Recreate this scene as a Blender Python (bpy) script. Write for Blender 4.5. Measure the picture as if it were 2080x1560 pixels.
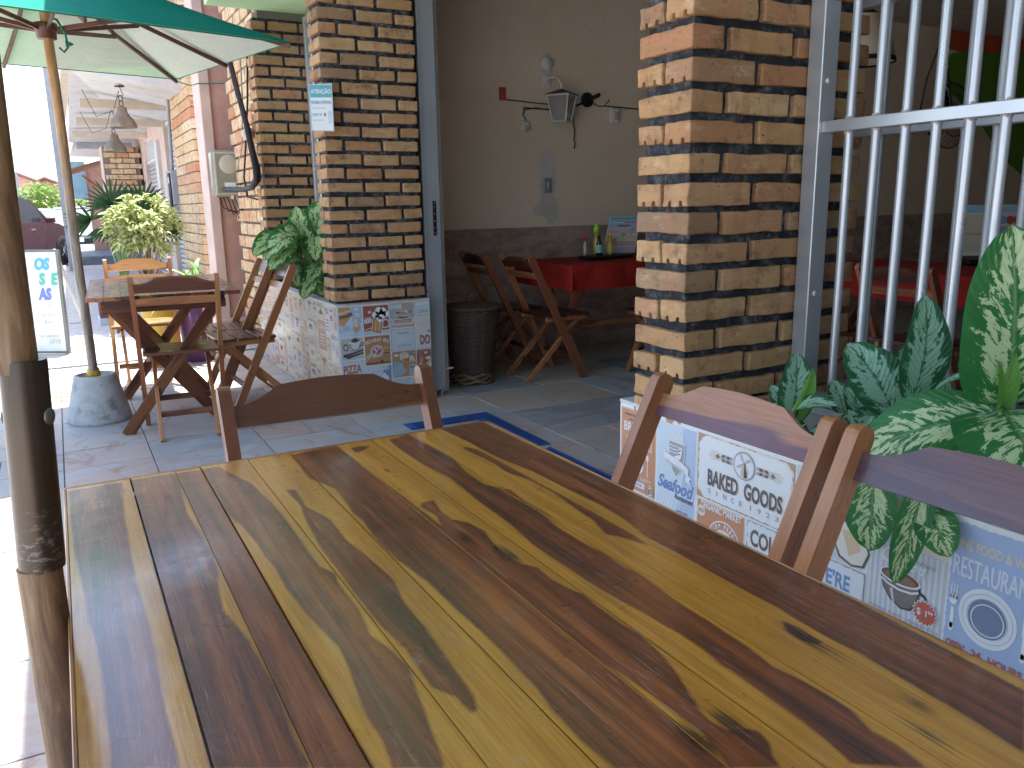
import bpy, bmesh, math, random
import numpy as np
from mathutils import Vector, Matrix, noise
for o in list(bpy.data.objects): bpy.data.objects.remove(o)
sc = bpy.context.scene
COL = sc.collection
RNG = random.Random(7)
R = math.radians
# ---------------------------------------------------------------- camera
cam = bpy.data.cameras.new('camera'); cam.sensor_width = 36; cam.lens = 1640/2080*36
cam.clip_start = .02; cam.clip_end = 600
co = bpy.data.objects.new('camera', cam); COL.objects.link(co)
FW = Vector((.47034514,.85518244,-.21780367)); RT = Vector((.87422241,-.48521806,-.01728028)); UP = Vector((.12046007,.18228116,.97583961))
m = Matrix((( RT.x, UP.x, -FW.x, 0),(RT.y, UP.y, -FW.y, 0),(RT.z, UP.z, -FW.z, 1.15),(0,0,0,1)))
co.matrix_world = m
sc.camera = co
# ---------------------------------------------------------------- light
SUN_EL, SUN_AZ, SUN_STR, SKY_STR, EXPO = 74.5, 30, 3.8, .15, 2.05
w = bpy.data.worlds.new('World'); sc.world = w; w.use_nodes = True
nt = w.node_tree; nt.nodes.clear()
sky = nt.nodes.new('ShaderNodeTexSky'); sky.sky_type = 'NISHITA'; sky.sun_disc = False
sky.sun_elevation = R(SUN_EL); sky.sun_rotation = R(SUN_AZ); sky.air_density = 1.0; sky.dust_density = 2.5; sky.ozone_density = 1.0
bg = nt.nodes.new('ShaderNodeBackground'); bg.inputs[1].default_value = SKY_STR
ow = nt.nodes.new('ShaderNodeOutputWorld')
nt.links.new(sky.outputs[0], bg.inputs[0]); nt.links.new(bg.outputs[0], ow.inputs[0])
sl = bpy.data.lights.new('sun', 'SUN'); sl.energy = SUN_STR; sl.angle = R(.5); sl.color = (1,.96,.88)
so = bpy.data.objects.new('sun', sl); COL.objects.link(so)
sd = Vector((math.sin(R(SUN_AZ))*math.cos(R(SUN_EL)), math.cos(R(SUN_AZ))*math.cos(R(SUN_EL)), math.sin(R(SUN_EL))))
so.rotation_euler = (-sd).to_track_quat('-Z','Y').to_euler(); so.location = (0,0,30)
sc.view_settings.view_transform = 'Standard'; sc.view_settings.look = 'None'
sc.view_settings.exposure = EXPO; sc.view_settings.gamma = 1; sc.view_settings.use_curve_mapping = False
sc.render.engine = 'CYCLES'
# ---------------------------------------------------------------- materials
MATS = {}
class NB:
    """small node-tree writer"""
    def __init__(s, name, rough=.6, metal=0, spec=.5, coat=0):
        s.m = bpy.data.materials.new(name); s.m.use_nodes = True
        s.t = s.m.node_tree; s.b = s.t.nodes['Principled BSDF']
        s.b.inputs['Roughness'].default_value = rough; s.b.inputs['Metallic'].default_value = metal
        s.b.inputs['Specular IOR Level'].default_value = spec
        if coat:
            s.b.inputs['Coat Weight'].default_value = coat; s.b.inputs['Coat Roughness'].default_value = .12
        MATS[name] = s.m
    def n(s, typ, **kw):
        nd = s.t.nodes.new('ShaderNode'+typ)
        for k, v in kw.items():
            if k.startswith('i_'):
                key = k[2:]
                key = int(key) if key.isdigit() else key
                s.set(nd.inputs[key], v)
            else: setattr(nd, k, v)
        return nd
    def set(s, inp, v):
        if isinstance(v, bpy.types.NodeSocket): s.t.links.new(v, inp)
        else:
            if hasattr(inp, 'default_value'):
                if inp.type == 'RGBA' and len(v) == 3: v = (*v, 1)
                inp.default_value = v
    def coords(s, kind='Object'):
        return s.n('TexCoord').outputs[kind]
    def mapping(s, vec, scale=(1,1,1), loc=(0,0,0), rot=(0,0,0)):
        nd = s.n('Mapping'); s.set(nd.inputs[0], vec); nd.inputs['Scale'].default_value = scale
        nd.inputs['Location'].default_value = loc; nd.inputs['Rotation'].default_value = rot
        return nd.outputs[0]
    def noise(s, vec, scale=5, detail=4, rough=.55, dist=0, out=0):
        nd = s.n('TexNoise'); s.set(nd.inputs['Vector'], vec); nd.inputs['Scale'].default_value = scale
        nd.inputs['Detail'].default_value = detail; nd.inputs['Roughness'].default_value = rough; nd.inputs['Distortion'].default_value = dist
        return nd.outputs[out]
    def math(s, op, a, b=0, c=0, clamp=False):
        nd = s.n('Math', operation=op, use_clamp=clamp); s.set(nd.inputs[0], a); s.set(nd.inputs[1], b)
        s.set(nd.inputs[2], c); return nd.outputs[0]
    def ramp(s, f, stops, interp='LINEAR'):
        nd = s.n('ValToRGB'); s.set(nd.inputs[0], f); cr = nd.color_ramp; cr.interpolation = interp
        while len(cr.elements) < len(stops): cr.elements.new(.5)
        for e, (p, c) in zip(cr.elements, stops):
            e.position = p; e.color = (*c, 1) if len(c) == 3 else c
        return nd.outputs[0]
    def mix(s, f, a, b, mode='MIX'):
        nd = s.n('Mix', data_type='RGBA', blend_type=mode); s.set(nd.inputs[0], f); s.set(nd.inputs[6], a); s.set(nd.inputs[7], b)
        return nd.outputs[2]
    def remap(s, f, a, b, c=0, d=1):
        nd = s.n('MapRange'); s.set(nd.inputs[0], f)
        for i, v in zip((1,2,3,4), (a,b,c,d)): nd.inputs[i].default_value = v
        return nd.outputs[0]
    def col(s, v): s.set(s.b.inputs['Base Color'], v); return s
    def rough(s, v): s.set(s.b.inputs['Roughness'], v); return s
    def bump(s, h, strength=.3, dist=.01):
        nd = s.n('Bump'); nd.inputs['Strength'].default_value = strength; nd.inputs['Distance'].default_value = dist
        s.set(nd.inputs['Height'], h); s.set(s.b.inputs['Normal'], nd.outputs[0]); return s
def plain(name, c, rough=.6, metal=0, var=.12, scale=6, bump=.0, bscale=60, spec=.5, coat=0, dirt=None):
    if name in MATS: return MATS[name]
    s = NB(name, rough, metal, spec, coat); v = s.coords()
    f = s.noise(v, scale, 5, .6)
    lo = tuple(x*(1-var) for x in c); hi = tuple(min(1, x*(1+var)) for x in c)
    cc = s.ramp(f, [(.3, lo), (.7, hi)])
    if dirt:
        d = s.remap(s.noise(v, dirt[1], 8, .7), .52, .66)
        cc = s.mix(s.math('MULTIPLY', d, dirt[2]), cc, dirt[0])
    s.col(cc); s.rough(s.remap(s.noise(v, scale*3, 4), .3, .7, max(.02, rough-.08), min(1, rough+.08)))
    if bump: s.bump(s.noise(v, bscale, 6, .65), bump, .004)
    return s.m
# -- wood (uv: u along the piece in metres, v across)
def wood(name, sap, heart, amount=.5, rough=.33, coat=.25, scratch=.3):
    s = NB(name, rough, 0, .5, coat); uv = s.coords('UV')
    isl = s.n('NewGeometry').outputs['Random Per Island']
    off = s.n('CombineXYZ'); s.set(off.inputs[2], s.math('MULTIPLY', isl, 37.0))
    add = s.n('VectorMath', operation='ADD'); s.set(add.inputs[0], uv); s.set(add.inputs[1], off.outputs[0]); p = add.outputs[0]
    big = s.noise(s.mapping(p, (1.6, 13, 1)), 1.0, 2, .5, .25)
    grain = s.noise(s.mapping(p, (6, 190, 1)), 1.0, 5, .65, .3)
    fine = s.noise(s.mapping(p, (30, 900, 1)), 1.0, 3, .6)
    a = s.remap(big, .5-amount*.12+.03, .5-amount*.12+.055, 0, 1)
    g = s.remap(grain, .3, .75, .72, 1.18)
    c = s.mix(a, sap, heart)
    hue = s.mix(s.math('MULTIPLY', isl, .45), c, tuple(x*.72 for x in heart))
    mul = s.n('VectorMath', operation='SCALE'); s.set(mul.inputs[0], hue); s.set(mul.inputs['Scale'], g)
    s.col(mul.outputs[0])
    s.rough(s.remap(s.noise(s.mapping(p, (8, 20, 1)), 1, 5, .7), .3, .75, rough-.12, rough+.25))
    s.bump(s.math('ADD', fine, grain), .12, .002)
    return s.m
wood('chair_wood', (.40,.17,.045), (.17,.05,.02), .5, .34, .3)
wood('chair_wood_red', (.42,.17,.07), (.24,.075,.035), .45, .38, .3)
wood('post_wood', (.44,.19,.065), (.33,.125,.045), .3, .36, .2)
wood('stained_rail', (.50,.215,.095), (.17,.075,.095), -.45, .40, .12)
wood('violet_rail', (.15,.07,.075), (.10,.05,.065), .5, .32, .4)
wood('rail_brown', (.24,.085,.03), (.13,.04,.018), .6, .34, .3)
wood('chair_wood_pale', (.42,.20,.065), (.25,.09,.03), .2)
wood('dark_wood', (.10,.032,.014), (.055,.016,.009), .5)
wood('rib_wood', (.15,.05,.025), (.10,.032,.02), .5, .45, .1)
s = NB('bamboo', .42); v = s.coords(); sz = s.n('SeparateXYZ'); s.set(sz.inputs[0], v)
f = s.remap(s.noise(s.mapping(v, (40,40,5)), 1, 5, .65), .3, .7)
top = s.ramp(f, [(.1,(.25,.12,.045)),(.6,(.38,.20,.08)),(.95,(.48,.29,.13))]); low = s.ramp(f, [(.1,(.13,.10,.075)),(.6,(.27,.22,.17)),(.95,(.40,.33,.26))])
s.col(s.mix(s.remap(s.math('ADD', sz.outputs[2], s.math('MULTIPLY', f, .3)), 1.15, 1.75), low, top))
s = NB('weathered_bamboo', .6); v = s.coords()
f = s.remap(s.noise(s.mapping(v, (60,60,9)), 1, 7, .7, .6), .3, .7); f2 = s.remap(s.noise(s.mapping(v, (14,14,3)), 1, 4, .6), .35, .65)
c = s.ramp(s.math('ADD', s.math('MULTIPLY', f, .55), s.math('MULTIPLY', f2, .45)), [(.1,(.07,.04,.025)),(.4,(.16,.09,.048)),(.65,(.28,.165,.08)),(.9,(.38,.30,.21))])
s.col(c); s.bump(f, .3, .002)
# -- table top wood: 'heart' attribute = signed distance to the traced heartwood edge (metres)
s = NB('table_wood', .3, 0, .28, .9); s.b.inputs['Coat IOR'].default_value = 1.6
at = s.n('Attribute', attribute_name='heart'); pl = s.n('Attribute', attribute_name='plank')
v = s.coords()
wob = s.noise(s.mapping(v, (60, 9, 1)), 1, 5, .6)
hd = s.math('ADD', at.outputs['Fac'], s.math('MULTIPLY', s.math('SUBTRACT', wob, .5), .006))
fh = s.remap(hd, -.0014, .0024, 1, 0)
rim = s.remap(s.math('ABSOLUTE', hd), 0, .012, 1, 0)
inside = s.math('MULTIPLY', fh, rim)
seed = s.n('CombineXYZ'); s.set(seed.inputs[2], s.math('MULTIPLY', pl.outputs['Fac'], 11.3))
va = s.n('VectorMath', operation='ADD'); s.set(va.inputs[0], v); s.set(va.inputs[1], seed.outputs[0]); v2 = va.outputs[0]
g1 = s.remap(s.noise(s.mapping(v2, (62, 2.4, 1)), 1, 4, .6, .8), .32, .68)
g2 = s.remap(s.noise(s.mapping(v2, (380, 11, 1)), 1, 5, .7, .2), .3, .7)
blot = s.remap(s.noise(s.mapping(v2, (15, 2.4, 1)), 1, 4, .55), .3, .7)
sap = s.ramp(s.math('ADD', s.math('MULTIPLY', g1, .5), s.math('MULTIPLY', blot, .5)), [(.1, (.40,.165,.018)), (.5, (.53,.238,.027)), (.9, (.62,.31,.045))])
heart = s.ramp(s.math('ADD', s.math('MULTIPLY', g1, .6), s.math('MULTIPLY', blot, .4)), [(.05, (.05,.018,.011)), (.35, (.13,.036,.014)), (.6, (.23,.063,.02)), (.95, (.36,.115,.03))])
heart = s.mix(s.math('MULTIPLY', inside, .45), heart, (.09,.022,.012))
c = s.mix(fh, sap, heart)
knot = s.n('Attribute', attribute_name='knot')
c = s.mix(s.remap(s.math('ADD', knot.outputs['Fac'], s.math('MULTIPLY', s.math('SUBTRACT', g2, .5), .012)), -.004, .006, .85, 0), c, (.018,.012,.010))
mul = s.n('VectorMath', operation='SCALE'); s.set(mul.inputs[0], c); s.set(mul.inputs['Scale'], s.remap(g2, 0, 1, .72, 1.16)); c = mul.outputs[0]
# scuffs: pale scratches and worn varnish
ridge = None
for rz_, sx_, sy_, lo_ in ((.5, 900, 22, .70), (1.25, 1100, 16, .715), (-.7, 1000, 26, .71), (2.2, 800, 30, .715), (.1, 700, 12, .70)):
    q_ = s.remap(s.noise(s.mapping(v, (sx_, sy_, 1), rot=(0,0,rz_)), 1, 1, .5, .15), lo_, lo_+.05)
    ridge = q_ if ridge is None else s.math('MAXIMUM', ridge, q_)
patch = s.remap(s.noise(v, 5, 4, .6), .5, .6)
scuff = s.math('MULTIPLY', s.remap(s.noise(s.mapping(v, (70, 45, 1), rot=(0,0,.4)), 1, 9, .8, .4), .52, .66), s.remap(s.noise(s.mapping(v, (9, 5, 1), loc=(7,2,0)), 1, 4, .6), .56, .64))
scf = s.math('MULTIPLY', s.math('MULTIPLY', ridge, s.remap(patch, 0, 1, .25, 1)), .5)
c = s.mix(scf, c, (.42,.38,.34))
c = s.mix(s.math('MULTIPLY', scuff, .32), c, (.46,.42,.40))
worn = s.remap(s.noise(s.mapping(v, (9, 16, 1), loc=(3,1,0)), 1, 7, .72), .56, .72)
c = s.mix(s.math('MULTIPLY', worn, .10), c, (.42,.36,.32))
s.col(c)
s.rough(s.math('ADD', s.remap(s.noise(v, 22, 7, .7), .3, .75, .24, .46), s.math('MULTIPLY', worn, .15)))
s.set(s.b.inputs['Coat Roughness'], s.remap(s.noise(v, 30, 6, .7), .3, .7, .07, .20))
bh = s.math('ADD', s.math('MULTIPLY', g2, .6), s.noise(s.mapping(v, (10, 60, 1)), 1, 3, .5))
s.bump(bh, .16, .0025)
# -- brick and mortar
def brickmat(name, stops, rough=.88):
    s = NB(name, rough, 0, .25); v = s.coords()
    isl = s.n('NewGeometry').outputs['Random Per Island']
    base = s.ramp(isl, stops)
    st = s.noise(s.mapping(v, (7, 7, 30)), 1, 5, .65, .3)
    band = s.remap(s.noise(s.mapping(v, (22, 22, 3)), 1, 2, .5), .54, .6)
    base = s.mix(s.math('MULTIPLY', band, .35), base, (.40,.165,.09))
    base = s.mix(s.remap(st, .40, .68, 0, .5), base, (.30,.17,.075))
    dark = s.remap(s.noise(v, 15, 9, .74), .53, .68)
    base = s.mix(s.math('MULTIPLY', dark, .7), base, (.10,.065,.045))
    lt = s.remap(s.noise(s.mapping(v, (9,9,26), loc=(4,4,4)), 1, 8, .75), .55, .68); base = s.mix(s.math('MULTIPLY', lt, .5), base, (.62,.46,.30))
    pit = s.remap(s.noise(v, 130, 3, .6), .66, .72)
    base = s.mix(pit, base, (.05,.035,.025))
    s.col(base); s.bump(s.math('SUBTRACT', s.math('ADD', s.noise(v, 60, 8, .7), s.math('MULTIPLY', st, 1.2)), s.math('MULTIPLY', pit, .8)), .55, .006)
    return s.m
brickmat('brick', [(0,(.45,.27,.125)),(.15,(.54,.34,.175)),(.3,(.38,.22,.11)),(.42,(.50,.30,.145)),(.54,(.40,.19,.10)),(.62,(.52,.33,.17)),(.74,(.26,.165,.105)),(.82,(.47,.28,.14)),(.92,(.43,.235,.125)),(1,(.56,.37,.20))])
brickmat('pale_brick', [(0,(.62,.42,.24)),(.3,(.70,.52,.34)),(.6,(.66,.46,.27)),(.8,(.55,.25,.13)),(1,(.72,.56,.38))])
s = NB('mortar', .9, 0, .2); v = s.coords()
f = s.noise(v, 26, 8, .72)
c = s.ramp(f, [(.3,(.016,.018,.022)),(.5,(.04,.043,.05)),(.62,(.12,.13,.14)),(.75,(.28,.29,.29))])
s.col(c); s.bump(s.noise(v, 70, 8, .75), .8, .008)
plain('pale_mortar', (.22,.18,.15), .9, bump=.5)
# -- plaster, floors
s = NB('wall_plaster', .85, 0, .25); v = s.coords()
sw = s.noise(s.mapping(v, (1,1,1)), 4.2, 2, .45, 2.2); sw2 = s.math('SINE', s.math('MULTIPLY', sw, 90))
s.col(s.ramp(s.noise(v, 1.6, 6, .6), [(.3,(.76,.62,.47)),(.7,(.84,.71,.56))])); s.bump(sw2, .2, .005)
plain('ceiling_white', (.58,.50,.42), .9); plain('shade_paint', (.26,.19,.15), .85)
s = NB('dado_tile', .35, 0, .5); v = s.coords()
k = s.noise(s.mapping(v, (5, 1, 14), rot=(0,.75,0)), 1, 6, .7, .5)
c = s.ramp(k, [(.3,(.26,.18,.15)),(.5,(.40,.285,.24)),(.62,(.52,.39,.33)),(.75,(.32,.22,.18))])
s.col(c)
def slabmat(name, stops, dirt=(.30,.31,.31)):
    s = NB(name, .62, 0, .4); v = s.coords()
    isl = s.n('NewGeometry').outputs['Random Per Island']
    base = s.ramp(isl, stops)
    f = s.noise(s.mapping(v, (2.2, 5, 1)), 1.6, 9, .72, 1.0)
    base = s.mix(s.remap(f, .42, .66, 0, .75), base, dirt)
    f2 = s.remap(s.noise(s.mapping(v, (5,3,1), loc=(5,2,0)), 1, 6, .7, 1.2), .56, .64)
    base = s.mix(s.math('MULTIPLY', f2, .6), base, (.30,.175,.13))
    crack = s.remap(s.math('ABSOLUTE', s.math('SUBTRACT', s.noise(s.mapping(v, (2.6,2.6,1), loc=(9,4,0)), 1, 6, .65, 1.0), .5)), 0, .0025, 1, 0)
    msk = s.remap(s.noise(v, 1.3, 2), .58, .62)
    base = s.mix(s.math('MULTIPLY', s.math('MULTIPLY', crack, msk), .8), base, (.06,.05,.05))
    s.col(base); s.rough(s.remap(f, .3, .7, .42, .75)); s.bump(f, .3, .01); return s.m
slabmat('stone_slab', [(0,(.27,.31,.33)),(.3,(.45,.31,.25)),(.5,(.45,.44,.42)),(.7,(.44,.28,.22)),(.85,(.33,.37,.38)),(1,(.48,.38,.30))], (.42,.47,.50))
slabmat('stone_slab_inside', [(0,(.28,.34,.38)),(.25,(.46,.31,.22)),(.5,(.34,.37,.38)),(.68,(.52,.32,.21)),(.82,(.17,.24,.30)),(1,(.48,.37,.27))], (.44,.43,.40))
plain('grout', (.12,.11,.10), .9); plain('pale_grout', (.50,.47,.43), .9)
s = NB('cobble', .8, 0, .3); v = s.coords()
vo = s.n('TexVoronoi', feature='DISTANCE_TO_EDGE', i_Vector=v, i_Scale=7.5); vc = s.n('TexVoronoi', i_Vector=v, i_Scale=7.5)
c = s.mix(s.remap(vo.outputs[0], 0, .06), (.33,.33,.33), s.mix(s.math('MULTIPLY', s.noise(v, 3, 4), .8), (.38,.38,.39), (.50,.50,.49)))
s.col(c); s.bump(s.remap(vo.outputs[0], 0, .15), .3, .015)
plain('sidewalk_far', (.45,.43,.40), .8, bump=.3)
# -- aluminium, plastics, paint
plain('aluminium', (.50,.53,.57), .34, .55, .05, 3, spec=.6)
plain('aluminium_dull', (.40,.43,.46), .42, .45, .06, 3)
plain('steel_dark', (.10,.075,.055), .38, .7, .15, 20)
s = NB('sleeve_metal', .36, .75); v = s.coords(); sz = s.n('SeparateXYZ'); s.set(sz.inputs[0], v)
low = s.math('MULTIPLY', s.remap(sz.outputs[2], .875, .83, 0, 1), s.remap(s.noise(s.mapping(v, (55,55,110)), 1, 8, .8, .3), .53, .60))
s.col(s.mix(s.math('MULTIPLY', low, .45), (.085,.066,.05), (.5,.5,.5))); s.rough(s.remap(low, 0, 1, .34, .7))
plain('black_rubber', (.012,.012,.014), .6, spec=.3)
plain('black_metal', (.02,.02,.022), .4, .3)
plain('white_plastic', (.72,.72,.70), .4); plain('weld_rust', (.34,.30,.27), .7, var=.3, scale=60)
plain('pink_paint', (.52,.28,.22), .75, dirt=((.50,.40,.33), 9, .5), bump=.2, bscale=30)
plain('pale_pink_paint', (.55,.40,.34), .7, dirt=((.5,.42,.36), 9, .4), bump=.2, bscale=30)
plain('cream_paint', (.52,.43,.34), .8, bump=.1)
plain('white_paint', (.55,.53,.51), .75, dirt=((.4,.38,.36), 5, .4))
plain('green_paint', (.50,.70,.42), .7, var=.05)
plain('grey_paint', (.32,.33,.36), .8)
plain('concrete', (.42,.43,.42), .9, var=.15, scale=14, bump=.5, bscale=45, dirt=((.13,.13,.11), 10, .75))
plain('soil', (.045,.03,.02), .95, bump=.9, bscale=40)
plain('terracotta', (.42,.17,.10), .85)
plain('grey_tile_top', (.50,.53,.54), .45, var=.08, scale=9)
plain('tile_edge', (.50,.36,.30), .6)
plain('meter_cover', (.24,.235,.18), .3, var=.1, coat=.3)
plain('meter_inner', (.45,.43,.33), .5)
plain('wicker', (.075,.045,.032), .75, var=.3, scale=40)
plain('straw', (.24,.15,.07), .75, var=.2, scale=40)
plain('red_cloth', (.27,.016,.010), .85, var=.1, bump=.15, bscale=300, spec=.2)
plain('clay_lamp', (.24,.19,.145), .9, var=.2, scale=20, bump=.5)
plain('car_red', (.085,.022,.028), .25, .1, .03, .4, coat=.8)
plain('car_white', (.42,.46,.47), .25, 0, .03, .4, coat=.8)
plain('car_olive', (.20,.23,.20), .3, 0, .05, .4, coat=.8)
plain('tyre', (.02,.02,.022), .8); plain('rim_metal', (.45,.46,.48), .3, .8); plain('car_glass', (.05,.08,.10), .08, 0, .02, coat=1)
plain('blue_plastic', (.03,.13,.38), .4); plain('yellow_plastic', (.46,.29,.03), .5, dirt=((.25,.17,.05), 12, .6)); plain('purple_plastic', (.16,.06,.16), .5)
plain('maroon_paint', (.15,.045,.06), .6)
plain('roof_tile', (.26,.13,.09), .85, bump=.5, bscale=12)
plain('shutter_metal', (.42,.43,.44), .5, .2)
plain('grass_green', (.10,.17,.04), .9); plain('bark', (.16,.11,.07), .9, bump=.6, bscale=20)
plain('slate_dark', (.13,.15,.18), .7, var=.25, scale=5)
plain('blue_mat', (.025,.09,.30), .9, var=.25, scale=90, bump=.9, bscale=260)
plain('mat_base', (.012,.04,.16), .95, var=.2, scale=60, bump=.9, bscale=240)
plain('paper', (.74,.76,.75), .6, var=.03); plain('sticker_red', (.45,.06,.04), .6); plain('ink_dark', (.05,.055,.06), .6)
s = NB('canopy_outer', .8, 0, .2); v = s.coords()
s.col(s.ramp(s.noise(v, 120, 3), [(.3,(.0,.19,.155)),(.7,(.0,.25,.205))])); s.bump(s.noise(v, 9, 3), .25, .02)
def translucent(name, c, tw, tc):
    s = NB(name, .85, 0, .15); v = s.coords()
    s.col(s.ramp(s.noise(v, 5, 4), [(.3, tuple(x*.93 for x in c)), (.7, c)]))
    s.bump(s.math('ADD', s.noise(s.mapping(v, (4,9,9)), 1, 4, .6), s.math('MULTIPLY', s.noise(v, 260, 2), .04)), .5, .05)
    out = s.t.nodes['Material Output']; tr = s.n('BsdfTranslucent'); s.set(tr.inputs[0], tc)
    mx = s.n('MixShader'); mx.inputs[0].default_value = tw
    s.t.links.new(s.b.outputs[0], mx.inputs[1]); s.t.links.new(tr.outputs[0], mx.inputs[2]); s.t.links.new(mx.outputs[0], out.inputs[0])
    return s.m
translucent('canopy_inner', (.74,.77,.70), .35, (.5,.85,.5))
MATS['canopy_outer'] = translucent('canopy_outer2', (.0,.21,.17), .12, (.15,.7,.35))
def leafmat(name, green, pale, amount, dirk=1.3, tw=.18):
    """uv: u along the leaf 0..1, v across -1..1"""
    s = NB(name, .42, 0, .35, .06); uv = s.coords('UV')
    sep = s.n('SeparateXYZ'); s.set(sep.inputs[0], uv); u = sep.outputs[0]; vv = sep.outputs[1]
    av = s.math('ABSOLUTE', vv)
    along = s.math('SUBTRACT', u, s.math('MULTIPLY', av, .30))
    isl = s.n('ObjectInfo').outputs['Random']; isl2 = s.n('NewGeometry').outputs['Random Per Island']
    cb = s.n('CombineXYZ'); s.set(cb.inputs[0], s.math('MULTIPLY', along, 20*dirk)); s.set(cb.inputs[1], s.math('MULTIPLY', vv, 3.0)); s.set(cb.inputs[2], s.math('MULTIPLY', isl2, 40))
    n1 = s.noise(cb.outputs[0], 1.0, 5, .72, .5)
    edge = s.remap(av, .45, .98, -.035, .20)
    mid = s.remap(av, 0, .10, .12, 0)
    f = s.math('SUBTRACT', s.math('SUBTRACT', n1, edge), mid)
    f = s.math('ADD', f, s.math('MULTIPLY', s.math('SUBTRACT', isl2, .5), .07)); k = s.remap(f, .5+amount, .515+amount)
    g = s.ramp(s.noise(cb.outputs[0], .35, 3), [(.3, tuple(x*.75 for x in green)), (.7, tuple(x*1.25 for x in green))])
    c = s.mix(k, g, pale)
    vein = s.remap(av, 0, .05, 1, 0)
    c = s.mix(s.math('MULTIPLY', vein, .7), c, tuple((a+b)/2.4 for a, b in zip(green, pale)))
    s.col(c)
    vw = s.math('SINE', s.math('MULTIPLY', along, 95))
    s.bump(s.math('ADD', s.math('MULTIPLY', vw, .35), s.remap(av, 0, .08, -1.2, 0)), .3, .004)
    out = s.t.nodes['Material Output']; tr = s.n('BsdfTranslucent'); s.set(tr.inputs[0], s.mix(.5, c, tuple(min(1, x*3) for x in green)))
    mx = s.n('MixShader'); mx.inputs[0].default_value = tw
    s.t.links.new(s.b.outputs[0], mx.inputs[1]); s.t.links.new(tr.outputs[0], mx.inputs[2]); s.t.links.new(mx.outputs[0], out.inputs[0])
    return s.m
leafmat('aglaonema_leaf', (.022,.10,.042), (.27,.47,.33), -.035, .6)
leafmat('dieffenbachia_leaf', (.028,.16,.042), (.50,.62,.34), .02, .72)
leafmat('bright_leaf', (.03,.15,.03), (.52,.66,.30), -.02, .6, .25)
leafmat('young_leaf', (.13,.30,.06), (.22,.42,.12), .1, 1.3, .3)
leafmat('cream_leaf', (.09,.15,.03), (.60,.58,.28), -.10, .5, .35)
leafmat('palm_leaf', (.018,.055,.018), (.05,.13,.035), .02, .5)
leafmat('tree_leaf', (.10,.17,.03), (.22,.30,.06), .0, .5, .3)
plain('stem_green', (.16,.26,.08), .5, var=.2, scale=30)
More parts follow.
